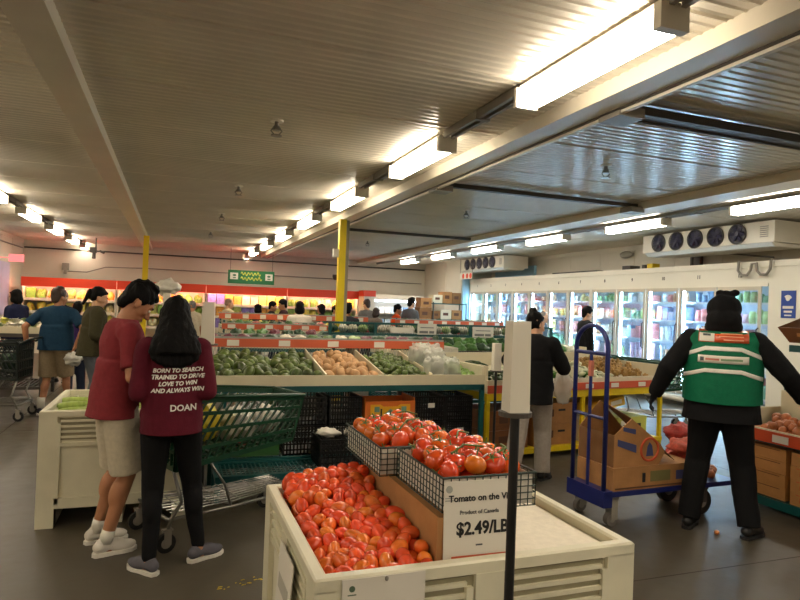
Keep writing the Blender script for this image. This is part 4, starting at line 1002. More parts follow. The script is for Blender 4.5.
b = MB(); b.box(.04,YL-.04,.03,YW-.04,.085,.105); b.build('lower_shelf', M_yellow, t)
zt = lambda x,y: .76+.14*y/YW
cuke = [shaped(lambda p: Vector((p.x*.02,p.y*.02,p.z*.085+.0)) ,10,8)]
PEP = []
pts = pile(60,(.04,.55,.05,.9),lambda x,y: zt(x,y)+.11,.08,.03,1.7)
for p in pts:
    o = link('green_pepper', cuke[0], M_avod if random.random()<.5 else M_lim, None, YM@Vector(p)); o.rotation_euler = (PI/2+random.uniform(-.3,.3),random.uniform(-.3,.3),random.uniform(-.5,1.2))
    PEP.append(o); tag(o,'long green pepper at the left of the yellow table','pepper','long green peppers on the yellow table')
row_labels(PEP,'long green pepper at the left of the yellow table',.05)
M_stalk = mat('pale_stalk',(214,218,190),.45,ns=16,na=.15)
for i in range(40):
    x = .68+.052*(i%20); y = .12+.32*(i//20)+.06*(i%3)
    p = YM @ Vector((x+.02,y,zt(x,y)+.03)); o = leaf_bunch('leafy_greens',.10,16,(M_leaf,M_leafl,mat('leaf_mid',(120,150,100),.5,ns=18,na=.3))[i%3] if i < 26 else M_stalk,
        '%s leafy bunch, %s from left in %s row on the yellow table' % ('green' if i%3==0 else 'pale green' if i<26 else 'whitish', nth(i%20+1), ('the front','the back')[i//20]),'leafy bunches on the yellow framed table',p,i+200,.9)
wht = [shaped(lambda p: Vector((p.x*.026,p.y*.026,p.z*.07)) + p*.004*noise.noise(p*2),12,8)]
pts = pile(70,(1.3,1.95,.04,.85),lambda x,y: zt(x,y)+.12,.09,.03,1.7)
scatter('pale_root', wht, mat('pale_root',(206,206,172),.5,ns=12,na=.15,rnd=.1), pts,'pale root in the middle of the yellow table','root vegetable','pale roots on the yellow table',(.9,1.1),YM)
gin = [shaped(lambda p,s=s: Vector((p.x*.045,p.y*.03,p.z*.03)) + p*.03*noise.noise(p*2.4+Vector((s*4,0,0))),16,12) for s in range(3)]
pts = pile(90,(1.75,2.6,.04,.9),lambda x,y: zt(x,y)+.15-.05*abs(x-2.1),.10,.035,1.7)
scatter('ginger_root', gin, mat('ginger_skin',(158,122,62),.65,ns=12,na=.2,rnd=.2,bump=.3,bs=60), pts,'brown ginger root on the yellow table','ginger','ginger roots on the yellow table',(.9,1.3),YM)
def cbox(label, mx, X,Y,Z, col=M_card, prints=(), group=None, name='cardboard_box'):
    t = thing(name, label, 'box'); t.matrix_world = mx
    if group: t['group'] = group
    b = MB(); b.box(0,X,0,Y,0,Z); b.build('carton', col, t, bevel=.003)
    for nm,x0,x1,z0,z1,m_ in prints:
        b = MB(); b.box(x0,x1,-.002,-.0002,z0,z1); b.build(nm, m_, t)
    return t
M_pr = mat('box_print_dark',(88,54,34),.7); M_pb = mat('box_print_blue',(60,66,110),.7); M_prr = mat('box_print_red',(188,76,40),.7)
for i,(x,z,X,Z) in enumerate(((.70,.107,.56,.23),(.70,.34,.56,.23),(.06,.107,.56,.2),(.06,.312,.56,.2))):
    cbox(('lower','upper')[i%2]+(' brown fruit box on the yellow lower shelf behind the grey trousers',' dark brown box at the left end of the yellow lower shelf')[i//2],
       YM @ T((x,.08,z)), X,.5,Z, M_card if i < 2 else M_wood,[('print',X*.3,X*.5,Z*.35,Z*.7,M_pr),('hand_hole',X*.62,X*.8,Z*.6,Z*.7,M_ink)])
M_gr = mat('box_print_green',(150,170,60),.6)
cbox('white and green printed fruit box under the right half of the yellow framed table', YM@T((1.42,.1,.107)), .5,.5,.24, M_paper,[('print',.05,.2,.05,.18,M_gr),('print',.26,.45,.04,.2,mat('box_print_olive',(120,130,50),.6)),('mark',.3,.38,.1,.15,M_ink)])
cbox('yellow green fruit box at the right end under the yellow framed table', YM@T((2.0,.1,.107)), .5,.5,.24, mat('box_lime',(190,196,96),.6),[('print',.06,.2,.05,.2,M_paper),('mark',.3,.4,.08,.16,M_ink),('mark',.1,.15,.1,.15,M_ink)])
cbox('open yellow banana box tilted on the fruit boxes under the yellow framed table', YM@T((1.6,.12,.40))@Matrix.Rotation(-.18,4,'Y'), .55,.42,.11, mat('box_bananayellow',(216,170,50),.6),[('mark',.2,.28,.03,.08,M_ink),('print',.32,.5,.03,.08,M_paper)])

# ------------------------------------------------------------------ blue platform truck
TRX, TRY = 3.045, 3.73
t = thing('platform_truck','blue steel platform truck with a tall looped handle, carrying fruit boxes','hand truck',(TRX,TRY,0),.04)
b = MB(); b.box(0,1.35,0,.43,.225,.262); b.box(-.02,.06,.0,.43,.15,.27); b.build('deck', M_blue, t, bevel=.006)
b = MB(); z0 = .262
arch = [(0,.03,z0),(0,.03,1.32)] + [(0,.21-.18*math.cos(a),1.32+.17*math.sin(a)) for a in [PI*i/12 for i in range(1,12)]] + [(0,.39,1.32),(0,.39,z0)]
b.tube(arch,.018,10); b.build('handle', M_blue, t, smooth=True)
b = MB(); b.cyl((0,.03,1.28),(0,.39,1.28),.015); b.cyl((0,.03,.80),(0,.39,.80),.013); b.cyl((0,.21,z0),(0,.21,1.28),.013); b.build('crossbar', M_blue, t, smooth=False)
b = MB(); b.box(-.014,.014,.195,.225,1.10,1.22); b.build('sticker', mat('sticker_red',(190,110,90),.5), t)
for x,y,r,cap in ((.10,.05,.05,1),(.10,.40,.05,1),(1.02,.06,.10,0),(1.02,.40,.10,0)):
    b = MB(); b.box(x-.03,x+.03,y-.035,y-.028,r,.225); b.box(x-.03,x+.03,y+.028,y+.035,r,.225); b.box(x-.04,x+.04,y-.035,y+.035,.2,.225); k = b.build('caster_fork', M_grey if r < .08 else M_darkm, t)
    b = MB(); b.cyl((x-.01,y-.022,r),(x-.01,y+.022,r),r,r,24); b.build('wheel', M_black if r > .08 else mat('wheel_grey',(110,104,98),.5), k, bevel=.004)
    b = MB(); b.cyl((x-.01,y-.026,r),(x-.01,y+.026,r),r*.45,r*.45,14); b.build('hub', M_grey, k)
TM = T((TRX,TRY,0)) @ Matrix.Rotation(.04,4,'Z')
cbox('flat brown fruit box lying on the blue platform truck', TM@T((.07,.01,.2635)), .82,.41,.17, M_card,[('printed_oval',.36,.56,.05,.13,mat('oval_print',(110,104,60),.7)),('hand_hole',.28,.31,.05,.12,M_ink),('print',.62,.74,.05,.12,M_pb),('strip',.02,.78,.01,.022,M_pr)])
# big folded open box on top
t = thing('open_cardboard_box','tilted open brown cardboard box with a round orange logo on the flat box','box')
t.matrix_world = TM @ T((.09,.03,.4345)) 
b = MB(); th = .006
def plate(b, pts, n): 
    P = [Vector(p) for p in pts]; nn = Vector(n)*th
    b.rings([[p for p in P],[p+nn for p in P]])
plate(b, [(0,0,0),(.44,0,.0),(.50,0,.09),(.45,0,.16),(.16,0,.36),(0,0,.24)], (0,1,0))
b.build('side_panel', M_card, t); b = MB()
plate(b, [(0,.40,0),(.44,.40,.0),(.50,.40,.09),(.45,.40,.2),(.20,.40,.44),(0,.40,.24)], (0,1,0))
b.build('side_panel', M_card, t)
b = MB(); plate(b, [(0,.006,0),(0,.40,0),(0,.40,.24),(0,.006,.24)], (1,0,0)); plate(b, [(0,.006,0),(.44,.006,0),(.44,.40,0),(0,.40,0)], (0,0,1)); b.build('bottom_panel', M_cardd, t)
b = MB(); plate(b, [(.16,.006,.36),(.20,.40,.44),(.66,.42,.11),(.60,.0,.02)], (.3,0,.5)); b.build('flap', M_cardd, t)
b = MB(); cx,cz = .34,.12
b.tube([(cx+.085*math.cos(a),-.004,cz+.085*math.sin(a)) for a in [2*PI*i/28 for i in range(28)]],.009,5,closed=True); b.build('round_logo', M_prr, t)
b = MB(); b.prism([(cx-.03,cz-.05),(cx+.04,cz-.05),(cx+.025,cz+.03),(cx,cz+.055),(cx-.02,cz+.02)],'y',-.004,-.0005); b.build('logo_figure', M_pb, t)
b = MB(); b.quadbox([Vector(p) for p in ((.03,-.003,.16),(.21,-.003,.10),(.21,-.0005,.10),(.03,-.0005,.16),(.03,-.003,.21),(.21,-.003,.16),(.21,-.0005,.16),(.03,-.0005,.21))]); b.build('blue_print', M_pb, t)
b = MB(); b.quadbox([Vector(p) for p in ((.08,-.003,.27),(.2,-.003,.24),(.2,-.0005,.24),(.08,-.0005,.27),(.08,-.003,.30),(.2,-.003,.28),(.2,-.0005,.28),(.08,-.0005,.30))]); b.build('blue_print', M_pb, t)
# sacks at the far end of the truck
M_net = mat('red_net_onion',(206,92,70),.6,ns=26,na=.3,bump=.5,bs=40)
def tp(x,y,z): return TM@Vector((x,y,z))
lump('onion_sack','red mesh sack of onions on the far end of the platform truck','sack',M_net,tp(1.12,.33,.36),(.19,.13,.085),21,.5)
lump('onion_sack','second red mesh sack slumped on top of the truck load','sack',M_net,tp(1.08,.28,.49),(.16,.13,.06),22,.6)
on = [shaped(globe(.038,.9,0,.25,0)) for _ in range(1)]
M_on = mat('onion_skin',(188,112,66),.4,ns=9,na=.25,rnd=.2,stretch=(3,3,.6))
for i,(x,y,z) in enumerate(((.96,.10,.30),(1.05,.12,.30),(1.14,.08,.30),(1.0,.14,.36),(1.09,.13,.36),(1.22,.14,.30),(1.30,.2,.30))):
    o = link('onion', on[0], M_on, None, tp(x,y,z+.002)); o.rotation_euler = up_rot(); tag(o,'loose brown onion on the platform truck, %s from the left' % nth([1,3,5,2,4,6,7][i]),'onion','loose onions on the platform truck')
lump('onion_sack','red mesh sack standing behind the worker between the truck and the onion stand','sack',mat('red_net_deep',(160,44,34),.6,ns=26,na=.3,bump=.4,bs=40),(4.62,4.62,.2),(.16,.14,.20),23,.3)
lump('onion_sack','red mesh sack lying on the standing sack behind the worker','sack',_mats['red_net_deep'],(4.60,4.60,.47),(.15,.13,.09),24,.4)

# ------------------------------------------------------------------ onion stand at the right edge
SX = 4.72
t = thing('display_rack','teal framed rack with onions on an orange railed tray at the right edge','display rack',(SX,2.46,0))
b = MB(); b.box(0,.9,0,1.62,.05,.09); b.box(-.01,.02,-.01,1.63,.03,.10); b.build('lower_shelf', M_teal, t)
b = MB(); b.box(0,.9,0,1.62,.545,.58); b.build('tray_shelf', M_teal, t)
b = MB(); b.box(-.02,-.005,0,1.62,.56,.655); b.build('price_rail', mat('rail_deep',(196,72,36),.45), t)
for y in (.3,.75,1.12): b = MB(); b.box(-.026,-.0205,y,y+.14,.575,.635); b.build('price_tag', M_paper, t)
b = MB(); b.box(-.004,.9,1.6,1.62,.58,.80); b.box(.0,.02,0,1.6,.58,.665); b.box(.5,.52,0,1.6,.58,.95); b.build('tray_board', M_creamb, t)
for x,y,z in ((.56,1.58,1.02),(.86,1.58,1.02),(.56,.0,1.36),(.86,.0,1.36),(.50,1.10,1.36),(.86,1.10,1.36),(.0,.0,1.36)):
    b = MB(); b.box(x,x+.04,y,y+.04,.58 if z > 1.1 and x < .1 else .0,z); b.build('post', M_teal, t)
for z in (1.06,1.35): b = MB(); b.box(.0,.9,0,1.14,z,z+.03); b.box(-.02,.0,0,1.14,z-.02,z+.035); b.build('upper_shelf', M_teal, t)
M_cs = mat('small_box_brown',(176,124,68),.75,ns=7,na=.12)
for st,(y0,y1,l) in enumerate(((3.64,3.98,'farther'),(3.23,3.58,'nearer'),(2.82,3.17,'out of frame'))):
    xo = 0 if st == 0 else -.02
    for k in range(4):
        bx = thing('cardboard_box','flat brown box, %s of the %s stack under the onion tray' % (('bottom','second up','third up','top')[k], l),'box',(SX+.03+xo+random.uniform(0,.012),y0,.1008+.105*k),0,'small brown boxes under the onion tray')
        b = MB(); b.box(0,.34,0,y1-y0,0,.103); b.build('carton', M_cs, bx, bevel=.006)
        b = MB(); b.box(-.002,-.0002,.05,y1-y0-.05,.085,.09); 
        if st: b.box(-.002,-.0002,.1,y1-y0-.08,.03,.07)
        b.build('print', M_prr if st else M_pr, bx)
pts = pile(95,(SX+.03,SX+.49,2.55,4.02),lambda x,y: .68+.14*(x-SX)/.5,.09,.042,1.7)
scatter('onion', on, mat('onion_red_brown',(178,96,58),.35,ns=9,na=.3,rnd=.2,hue=-.03,stretch=(3,3,.6)), pts,'brown onion on the orange railed tray','onion','onions on the right hand tray',(.95,1.3),None,up_rot)
M_app = mat('green_apple_skin',(142,168,52),.28,ns=7,na=.15,rnd=.12,coat=.2)
app = [shaped(globe(.04,.9,.02,0,.35),18,12)]
pts = pile(40,(SX+.0,SX+.5,2.9,3.6),lambda x,y: 1.25+.08*(x-SX)/.5,.09,.042,1.75,zmin=1.1)
scatter('green_apple', app, M_app, pts,'green apple on the rack below the brown crate','apple','green apples on the middle shelf',(1.0,1.25),None,up_rot)
# tilted wooden crate of apples on top
t = thing('wooden_crate','brown crate of green apples on top of the rack at the right edge','crate'); CM = T((4.66,2.98,1.405)) @ Matrix.Rotation(.0,4,'Z') @ Matrix.Rotation(-.02,4,'Y'); t.matrix_world = CM
b = MB(); cw, cl, chh = .42,.64,.12
b.quadbox([Vector(p) for p in ((.04,.04,0),(cw-.04,.04,0),(cw-.04,cl-.04,0),(.04,cl-.04,0),(.02,.02,.012),(cw-.02,.02,.012),(cw-.02,cl-.02,.012),(.02,cl-.02,.012))])
def slab(p0,p1,p2,p3,n): 
    P=[Vector(q) for q in (p0,p1,p2,p3)]; nn=Vector(n)*.012; b.rings([P,[q+nn for q in P]])
slab((.03,.03,.0),(.03,cl-.03,.0),(-.03,cl+.03,chh),(-.03,-.03,chh),(1,0,.2)); slab((cw-.03,.03,.0),(cw-.03,cl-.03,.0),(cw+.03,cl+.03,chh+.14),(cw+.03,-.03,chh+.14),(-1,0,.2))
slab((.03,.03,.0),(cw-.03,.03,.0),(cw+.03,-.03,chh+.14),(-.03,-.03,chh),(0,1,.2)); slab((.03,cl-.03,.0),(cw-.03,cl-.03,.0),(cw+.03,cl+.03,chh+.14),(-.03,cl+.03,chh),(0,-1,.2))
b.build('carton', mat('crate_brown',(112,68,34),.7,ns=8,na=.15), t)
b = MB(); b.box(-.012,-.006,.1,.5,.06,.085, Matrix.Rotation(-.3,4,'Y')); b.build('print', mat('crate_print',(164,110,60),.7), t)
pts = pile(52,(.0,.42,.0,.64),lambda x,y: .215+.50*x+.03*math.sin(y*5),.12,.042,1.75)
scatter('green_apple', app, M_app, pts,'green apple in the brown crate','apple','green apples in the crate on top of the rack',(1.0,1.25),CM,up_rot)

# ------------------------------------------------------------------ stock shelves in the far right corner
t = thing('storage_rack','dark storage rack stacked with cardboard boxes in the far right corner','storage rack',(7.15,16.6,0))
for z in (.3,.8,1.25,1.72):
    b = MB(); b.box(0,1.1,0,.5,z-.03,z); b.build('shelf', M_teal, t)
for x in (0,1.07):
    for y in (0,.47): b = MB(); b.box(x,x+.03,y,y+.03,0,1.75); b.build('post', M_darkm, t)
rs = random.Random(3)
for li,z in enumerate((.8,1.25,1.72)):
    x = 7.17; k = 0
    while x < 8.05:
        w_ = rs.uniform(.2,.34); h = rs.uniform(.2,.36) if li < 2 else rs.uniform(.22,.36)
        if x+w_ > 8.22: break
        cbox('%s cardboard box, %s from left, %s shelf of the corner rack' % (('brown','dark brown','pale')[(k+li)%3], ORD[k+1], ('lower','middle','top')[li]), T((x,16.64,z+.0005)), w_,.38,h,(M_card,M_cardd,M_creamb)[(k+li)%3],[('print',w_*.2,w_*.7,h*.4,h*.7,M_pr)])
        x += w_+.02; k += 1
for i,(x,z,w_,h) in enumerate(((6.72,0,.4,.5),(6.72,.5,.4,.4),(6.74,.9,.38,.36),(6.73,1.26,.38,.32),(6.76,1.58,.34,.28))):
    cbox('brown box in the tall stack left of the corner rack, %s' % ('at the bottom','second up','third up','fourth up','on top')[i], T((x,16.6,z+.0005*i)), w_,.4,h-.002,(M_card,M_cardd)[i%2],[('print',.08,.25,h*.3,h*.6,M_pr)],'boxes stacked left of the corner rack')
# small things on the floor
lump('carrot_piece','small orange piece of vegetable lying on the floor between the worker\'s boots','vegetable',mat('carrot_skin',(222,140,80),.5),(3.80,3.43,.014),(.03,.018,.014),30,.3,.6)
b = MB(); rs = random.Random(9)
for i in range(26): 
    x = .25+rs.uniform(0,.34); y = 3.50+.25*(x-.25)+rs.uniform(-.035,.035); w_ = rs.uniform(.008,.03)
    b.quadbox([Vector(q) for q in ((x,y,.0007),(x+w_,y+.004,.0007),(x+w_*.8,y+.012,.0007),(x+.003,y+.009,.0007),(x,y,.0012),(x+w_,y+.004,.0012),(x+w_*.8,y+.012,.0012),(x+.003,y+.009,.0012))])
tag(b.build('floor_marking', M_yellow),'worn yellow paint marking on the floor left of the tomato bin','floor marking',None,None)
# ------------------------------------------------------------------ people
def prim_mesh(prims):
    b = MB()
    for p in prims:
        k = p[0]
        if k == 'c': b.cyl(p[1],p[2],p[3],p[4],16,1)
        elif k == 'f': b.cyl(p[1],p[2],p[3],p[4],20,0)
        elif k == 'e': b.ell(p[1],p[2],p[3] if len(p) > 3 else None,22,14)
        elif k == 'ec':   # elliptical cylinder between two points
            a,b2,ra,rb,q_ = p[1:]
            b.rings([[Vector(c0)+q_@Vector((r_[0]*math.cos(j*PI/14),r_[1]*math.sin(j*PI/14),0)) for j in range(28)] for c0,r_ in ((a,ra),(Vector(a).lerp(Vector(b2),.5),tuple((x+y)/2 for x,y in zip(ra,rb))),(b2,rb))])
        elif k == 'x': b.quadbox([Vector(q) for q in p[1]])
    bmesh.ops.recalc_face_normals(b.bm, faces=b.bm.faces)
    me = bpy.data.meshes.new('tmp'); b.bm.to_mesh(me); b.bm.free(); return me
def blob(prims, voxel=.012, smooth=4, cuts=(), wrinkle=0, wf=9, solid=0, wst=(1,1,1)):
    o = bpy.data.objects.new('tmp', prim_mesh(prims)); COL.objects.link(o)
    r = o.modifiers.new('r','REMESH'); r.mode = 'VOXEL'; r.voxel_size = voxel
    if smooth: s_ = o.modifiers.new('s','SMOOTH'); s_.factor = .5; s_.iterations = smooth
    me = bpy.data.meshes.new_from_object(o.evaluated_get(bpy.context.evaluated_depsgraph_get()))
    bpy.data.objects.remove(o)
    if wrinkle:
        ns_ = [v.normal.copy() for v in me.vertices]
        for v,nn in zip(me.vertices, ns_):
            c = Vector((v.co.x*wst[0], v.co.y*wst[1], v.co.z*wst[2]))
            v.co += nn*(wrinkle*(noise.noise(c*wf)+.5*noise.noise(c*wf*2.3)))
    if cuts or solid:
        bm = bmesh.new(); bm.from_mesh(me)
        for co,no in cuts: bmesh.ops.bisect_plane(bm, geom=bm.verts[:]+bm.edges[:]+bm.faces[:], plane_co=co, plane_no=no, clear_outer=True)
        if solid: bmesh.ops.solidify(bm, geom=bm.faces[:], thickness=solid)
        bm.to_mesh(me); bm.free()
    for p in me.polygons: p.use_smooth = True
    return me
def ik(a, c, l1, l2, hint):
    d = c-a; L = d.length
    if L > (l1+l2)*.999: c = a + d.normalized()*(l1+l2)*.999; d = c-a; L = d.length
    x = (l1*l1-l2*l2+L*L)/(2*L); h = math.sqrt(max(0,l1*l1-x*x)); dn = d.normalized()
    hv = Vector(hint); hv = hv - dn*hv.dot(dn); hv.normalize()
    return a+dn*x+hv*h, c
def R3(x=0,y=0,z=0): return (Matrix.Rotation(z,3,'Z') @ Matrix.Rotation(y,3,'Y') @ Matrix.Rotation(x,3,'X'))
SKIN = mat('skin_tan',(176,122,88),.5,ns=8,na=.06,sss=.08); SKIN2 = mat('skin_light',(206,158,124),.5,ns=8,na=.06,sss=.08)
M_hair = mat('black_hair',(9,8,8),.6,bump=.5,bs=150,stretch=(1,1,.12),spec=.12); M_hgrey = mat('grey_hair',(120,114,104),.5,ns=40,na=.3,bump=.5,bs=120)
M_hbrn = mat('brown_hair',(52,34,24),.45,ns=40,na=.3,bump=.5,bs=120)
M_eyew = mat('eye_white',(225,222,215),.2); M_pupil = mat('eye_dark',(20,14,12),.15); M_lip = mat('lip_colour',(150,84,72),.45)
def person(label, loc, phi, H, top, bottom, hair=None, skin=SKIN, lean=0, side=0, head=(0,0,0), hands=(None,None), feet=None, elb=None, fem=False,
           shoe=None, vox=.016, fat=1.0, sleeves=2.0, hem=.0, legs='pants', loose=1.0, curl=.5, extra=None, toes=(0,0), body_mat=None, hide=None, wr=.006):
    t = thing('person', label, 'person', (loc[0],loc[1],0), -phi); MW = T(Vector((loc[0],loc[1],0))) @ Matrix.Rotation(-phi,4,'Z'); MI = MW.inverted(); s = H/1.75
    pv = Vector((0,0,.95*s)); TF = T(pv) @ Matrix.Rotation(-lean,4,'X') @ Matrix.Rotation(side,4,'Y')
    q = TF.to_3x3(); X = lambda x,y,z: TF @ Vector((x*s,y*s,z*s))
    sw = (.150 if fem else .170)*fat; fy = fat
    # feet / legs
    if feet is None: fl, fr_ = Vector((-.11*s,0,0)), Vector((.11*s,.02,0))
    else: fl, fr_ = [MI @ Vector((f[0],f[1],0)) for f in feet]
    leg = []
    for sx,f,ty in ((-1,fl,toes[0]),(1,fr_,toes[1])):
        hip = pv + Vector((sx*.088*s,0,-.03*s)); ank = Vector((f.x,f.y,.085*s)); kn,ank = ik(hip,ank,.435*s,.42*s,(0,1,0)); leg.append((hip,kn,ank,ty))
    if hands[0] is None: hl = X(-.25,.05,-.12)
    else: hl = MI @ Vector(hands[0])
    if hands[1] is None: hr = X(.25,.05,-.12)
    else: hr = MI @ Vector(hands[1])
    arm = []
    for sx,h,i in ((-1,hl,0),(1,hr,1)):
        sh = X(sx*(sw/s*1.0 if False else sw),-.005,.425); hint = Vector(elb[i]) if elb and elb[i] else Vector((sx*.5,-.7,-.5)); el,wr_ = ik(sh,h,.285*s,.255*s,hint); arm.append((sh,el,wr_,sx))
    # torso primitives
    def torso(g, neck=False):
        wz = .118 if fem else .142
        P = [('e',X(0,0,.0),((.165 if fem else .155)*fat*s+g,.112*fy*s+g,.13*s+g),q),('e',X(0,.004,.16),(wz*fat*s+g,.098*fy*s+g,.17*s+g),q),
             ('e',X(0,.0,.33),((.142 if fem else .162)*fat*s+g,.112*fy*s+g,.185*s+g),q),('c',X(0,-.012,.455),X(-sw+.025,-.01,.415),.056*s+g,.056*s+g),('c',X(0,-.012,.455),X(sw-.025,-.01,.415),.056*s+g,.056*s+g),
             ('e',X(0,-.015,.41),(.13*fat*s+g,.085*s+g,.09*s+g),q),
             ('e',X(-.07,-.045,-.05),(.09*fat*s+g,.085*s+g,.1*s+g),q),('e',X(.07,-.045,-.05),(.09*fat*s+g,.085*s+g,.1*s+g),q)]
        if fem: P += [('e',X(-.065,.075,.31),(.06*s+g,.055*s+g,.06*s+g),q),('e',X(.065,.075,.31),(.06*s+g,.055*s+g,.06*s+g),q)]
        return P
    HF = TF @ T(Vector((0,.0,.53*s))) @ Matrix.Rotation(-head[0],4,'X') @ Matrix.Rotation(head[1],4,'Z') @ Matrix.Rotation(head[2],4,'Y'); hq = HF.to_3x3(); hs = s*(.97 if fem else 1)*1.03
    Y_ = lambda x,y,z: HF @ Vector((x*hs,y*hs,z*hs)); E_ = lambda x,y,z,a,b_,c: ('e',Y_(x,y,z),(a*hs,b_*hs,c*hs),hq)
    P = torso(-.012)+[('c',X(0,-.02,.44),Y_(0,-.005,.07),.056*s,.052*s)]
    P += [E_(0,-.012,.135,.074,.093,.088),E_(0,.03,.085,.060,.062,.085),E_(0,.045,.022,.043,.045,.036),E_(0,.076,.006,.020,.018,.018),E_(0,.075,.125,.05,.02,.03)]
    P += [('c',Y_(0,.088,.105),Y_(0,.112,.066),.009*hs,.013*hs),E_(0,.098,.062,.019,.014,.010),E_(0,.086,.034,.024,.012,.007),E_(0,.084,.022,.02,.012,.007),
          E_(-.074,-.006,.078,.010,.019,.031),E_(.074,-.006,.078,.010,.019,.031),E_(-.035,.062,.07,.022,.02,.02),E_(.035,.062,.07,.022,.02,.02)]
    for sh,el,w_,sx in arm:
        P += [('c',sh,el,.050*s,.039*s),('c',el,w_,.041*s,.027*s),('e',el.lerp(w_,.3),(.04*s,.04*s,.06*s),(w_-el).to_track_quat('Z','Y').to_matrix())]
        d = (w_-el).normalized(); up = Vector((sx,0,0)) ; n_ = (up - d*up.dot(d)).normalized()*-1   # palm faces the body
        wv = d.cross(n_).normalized(); 
        fwd = Vector((0,1,0)); 
        if wv.dot(fwd) < 0: wv = -wv
        rot = Matrix((wv,n_,d)).transposed()
        P += [('e',w_+d*.045*s,(.038*s,.017*s,.05*s),rot),('c',w_-d*.01,w_+d*.03,.025*s,.024*s)]
        for k,(off,L_) in enumerate(((.028,.068),(.010,.078),(-.009,.073),(-.027,.056))):
            b0 = w_+d*.080*s+wv*off*s; d1 = (d*math.cos(curl*.6)+n_*math.sin(curl*.6)).normalized(); d2 = (d*math.cos(curl*1.9)+n_*math.sin(curl*1.9)).normalized()
            b1 = b0+d1*L_*.5*s; b2 = b1+d2*L_*.5*s; P += [('c',b0-d*.015,b1,.0092*s,.0085*s),('c',b1,b2,.0085*s,.0072*s)]
        tb_ = w_+d*.022*s+wv*.028*s; t1 = tb_+(d*.6+wv*.75+n_*.25).normalized()*.036*s; t2 = t1+(d*.9+wv*.2+n_*.4).normalized()*.028*s
        P += [('c',tb_,t1,.0125*s,.010*s),('c',t1,t2,.010*s,.0085*s)]
    for hip,kn,ank,ty in leg:
        P += [('c',hip,kn,.082*s*fat,.052*s),('c',kn,ank,.054*s,.034*s),('e',kn.lerp(ank,.28)+Vector((0,-.018*s,0)),(.05*s,.052*s,.10*s),(ank-kn).to_track_quat('Z','Y').to_matrix())]
        fd = Vector((math.sin(ty),math.cos(ty),0)); P += [('c',ank+Vector((0,0,-.03*s)),ank+fd*.13*s+Vector((0,0,-.055*s)),.034*s,.026*s)]
    cuts = []
    if hide: cuts.append(hide(X))
    body = link('body', blob(P, vox*.75 if vox > .01 else .0075, 2, cuts), body_mat or skin, t)
    # top
    g_ = .014*loose; G = torso(g_)[:6] if not fem else torso(g_)[:6]+torso(g_)[-2:]
    hw, hd = (.165 if fem else .197)*fat*s+g_*.8, .128*fy*s+g_*.6
    G += [('ec',X(0,-.030 if fem else -.006,hem-.08),X(0,-.008,.24),(hw*1.02,hd*(1.16 if fem else 1.12),0),(hw*(.93 if fem else .86),hd*.90,0),q)]
    if sleeves > 0:
        for sh,el,w_,sx in arm:
            if sleeves <= 1: e_ = sh.lerp(el,sleeves); G += [('c',sh,sh.lerp(e_,.3),.062*s,.064*s),('f',sh,e_,.062*s,.060*s*loose**.5)]
            else: lo = loose**.55; G += [('c',sh,el,.064*s*lo,.053*s*lo),('c',el,el.lerp(w_,.8),.053*s*lo,.042*s*lo),('f',el.lerp(w_,.75),el.lerp(w_,sleeves-1.03),.042*s*lo,.038*s*lo)]
    up = q @ Vector((0,0,1))
    c = [(X(0,0,hem),Vector((0,0,-1))),(X(0,-.01,.495+.03*(loose-1)/.3 if loose > 1.25 else .50),up)]
    o = link('top_garment' , blob(G, vox, 3, c, wr, 10, .004), top, t); topo = o
    # bottom
    g = .012*loose; B = torso(.006)[:2]+torso(.008)[-4 if fem else -2:][:2] if False else [('e',X(0,0,.0),(.163*fat*s+g*.6,.118*fy*s+g*.6,.13*s+g*.6),q),('e',X(-.07,-.045 if fem else -.03,-.05),(.094*fat*s+g*.6,.088*s+g*.6,.1*s),q),('e',X(.07,-.045 if fem else -.03,-.05),(.094*fat*s+g*.6,.088*s+g*.6,.1*s),q)]
    for hip,kn,ank,ty in leg:
        if legs == 'shorts': e_ = hip.lerp(kn,.97); B += [('c',hip,hip.lerp(kn,.2),.094*s,.092*s),('f',hip,e_,.095*s*fat+g,.078*s+g*1.6)]
        elif legs == 'tight': B += [('c',hip,kn,.104*s,.065*s),('c',kn,ank.lerp(kn,.06),.065*s,.044*s),('e',kn.lerp(ank,.28)+Vector((0,-.020*s,0)),(.058*s,.061*s,.11*s),(ank-kn).to_track_quat('Z','Y').to_matrix())]
        else: B += [('c',hip,kn,.088*s*fat+g*.8,.064*s+g),('c',kn,kn.lerp(ank,.5),.066*s+g,.062*s+g),('f',kn,ank.lerp(kn,-.02),.064*s+g,.056*s+g)]
    link('trousers' if legs != 'shorts' else 'shorts', blob(B, vox, 3, [(X(0,0,.1),up)], wr*.9, 9, 0, (1,1,.6)), bottom, t)
    # shoes
    if shoe is not None:
        for (hip,kn,ank,ty) in leg:
            fd = Vector((math.sin(ty),math.cos(ty),0)); sd = Vector((fd.y,-fd.x,0)); bs_ = Vector((ank.x,ank.y,0))
            U = lambda a,b_,z: bs_+fd*a*s+sd*b_*s+Vector((0,0,z*s))
            S = [('c',U(-.035,0,.055),U(.04,0,.06),.037*s,.036*s),('c',U(-.01,0,.06),U(-.015,0,.078),.037*s,.035*s),('e',U(.10,0,.042),(.043*s,.085*s,.034*s),R3(z=-ty)),('e',U(.06,0,.055),(.038*s,.075*s,.04*s),R3(z=-ty))]
            so = link('shoe', blob(S, max(.008,vox*.6), 2, [(U(0,0,.018),Vector((0,0,-1)))]), shoe[0], t)
            ol = [(-.075,.0),(-.062,.03),(-.02,.037),(.05,.037),(.10,.047),(.15,.042),(.185,.018),(.19,0),(.185,-.018),(.15,-.042),(.10,-.047),(.05,-.037),(-.02,-.037),(-.062,-.03)]
            b = MB(); b.rings([[U(a,b_,z) for a,b_ in ol] for z in (.002,.024)]); b.build('sole', shoe[1], so, bevel=.004)
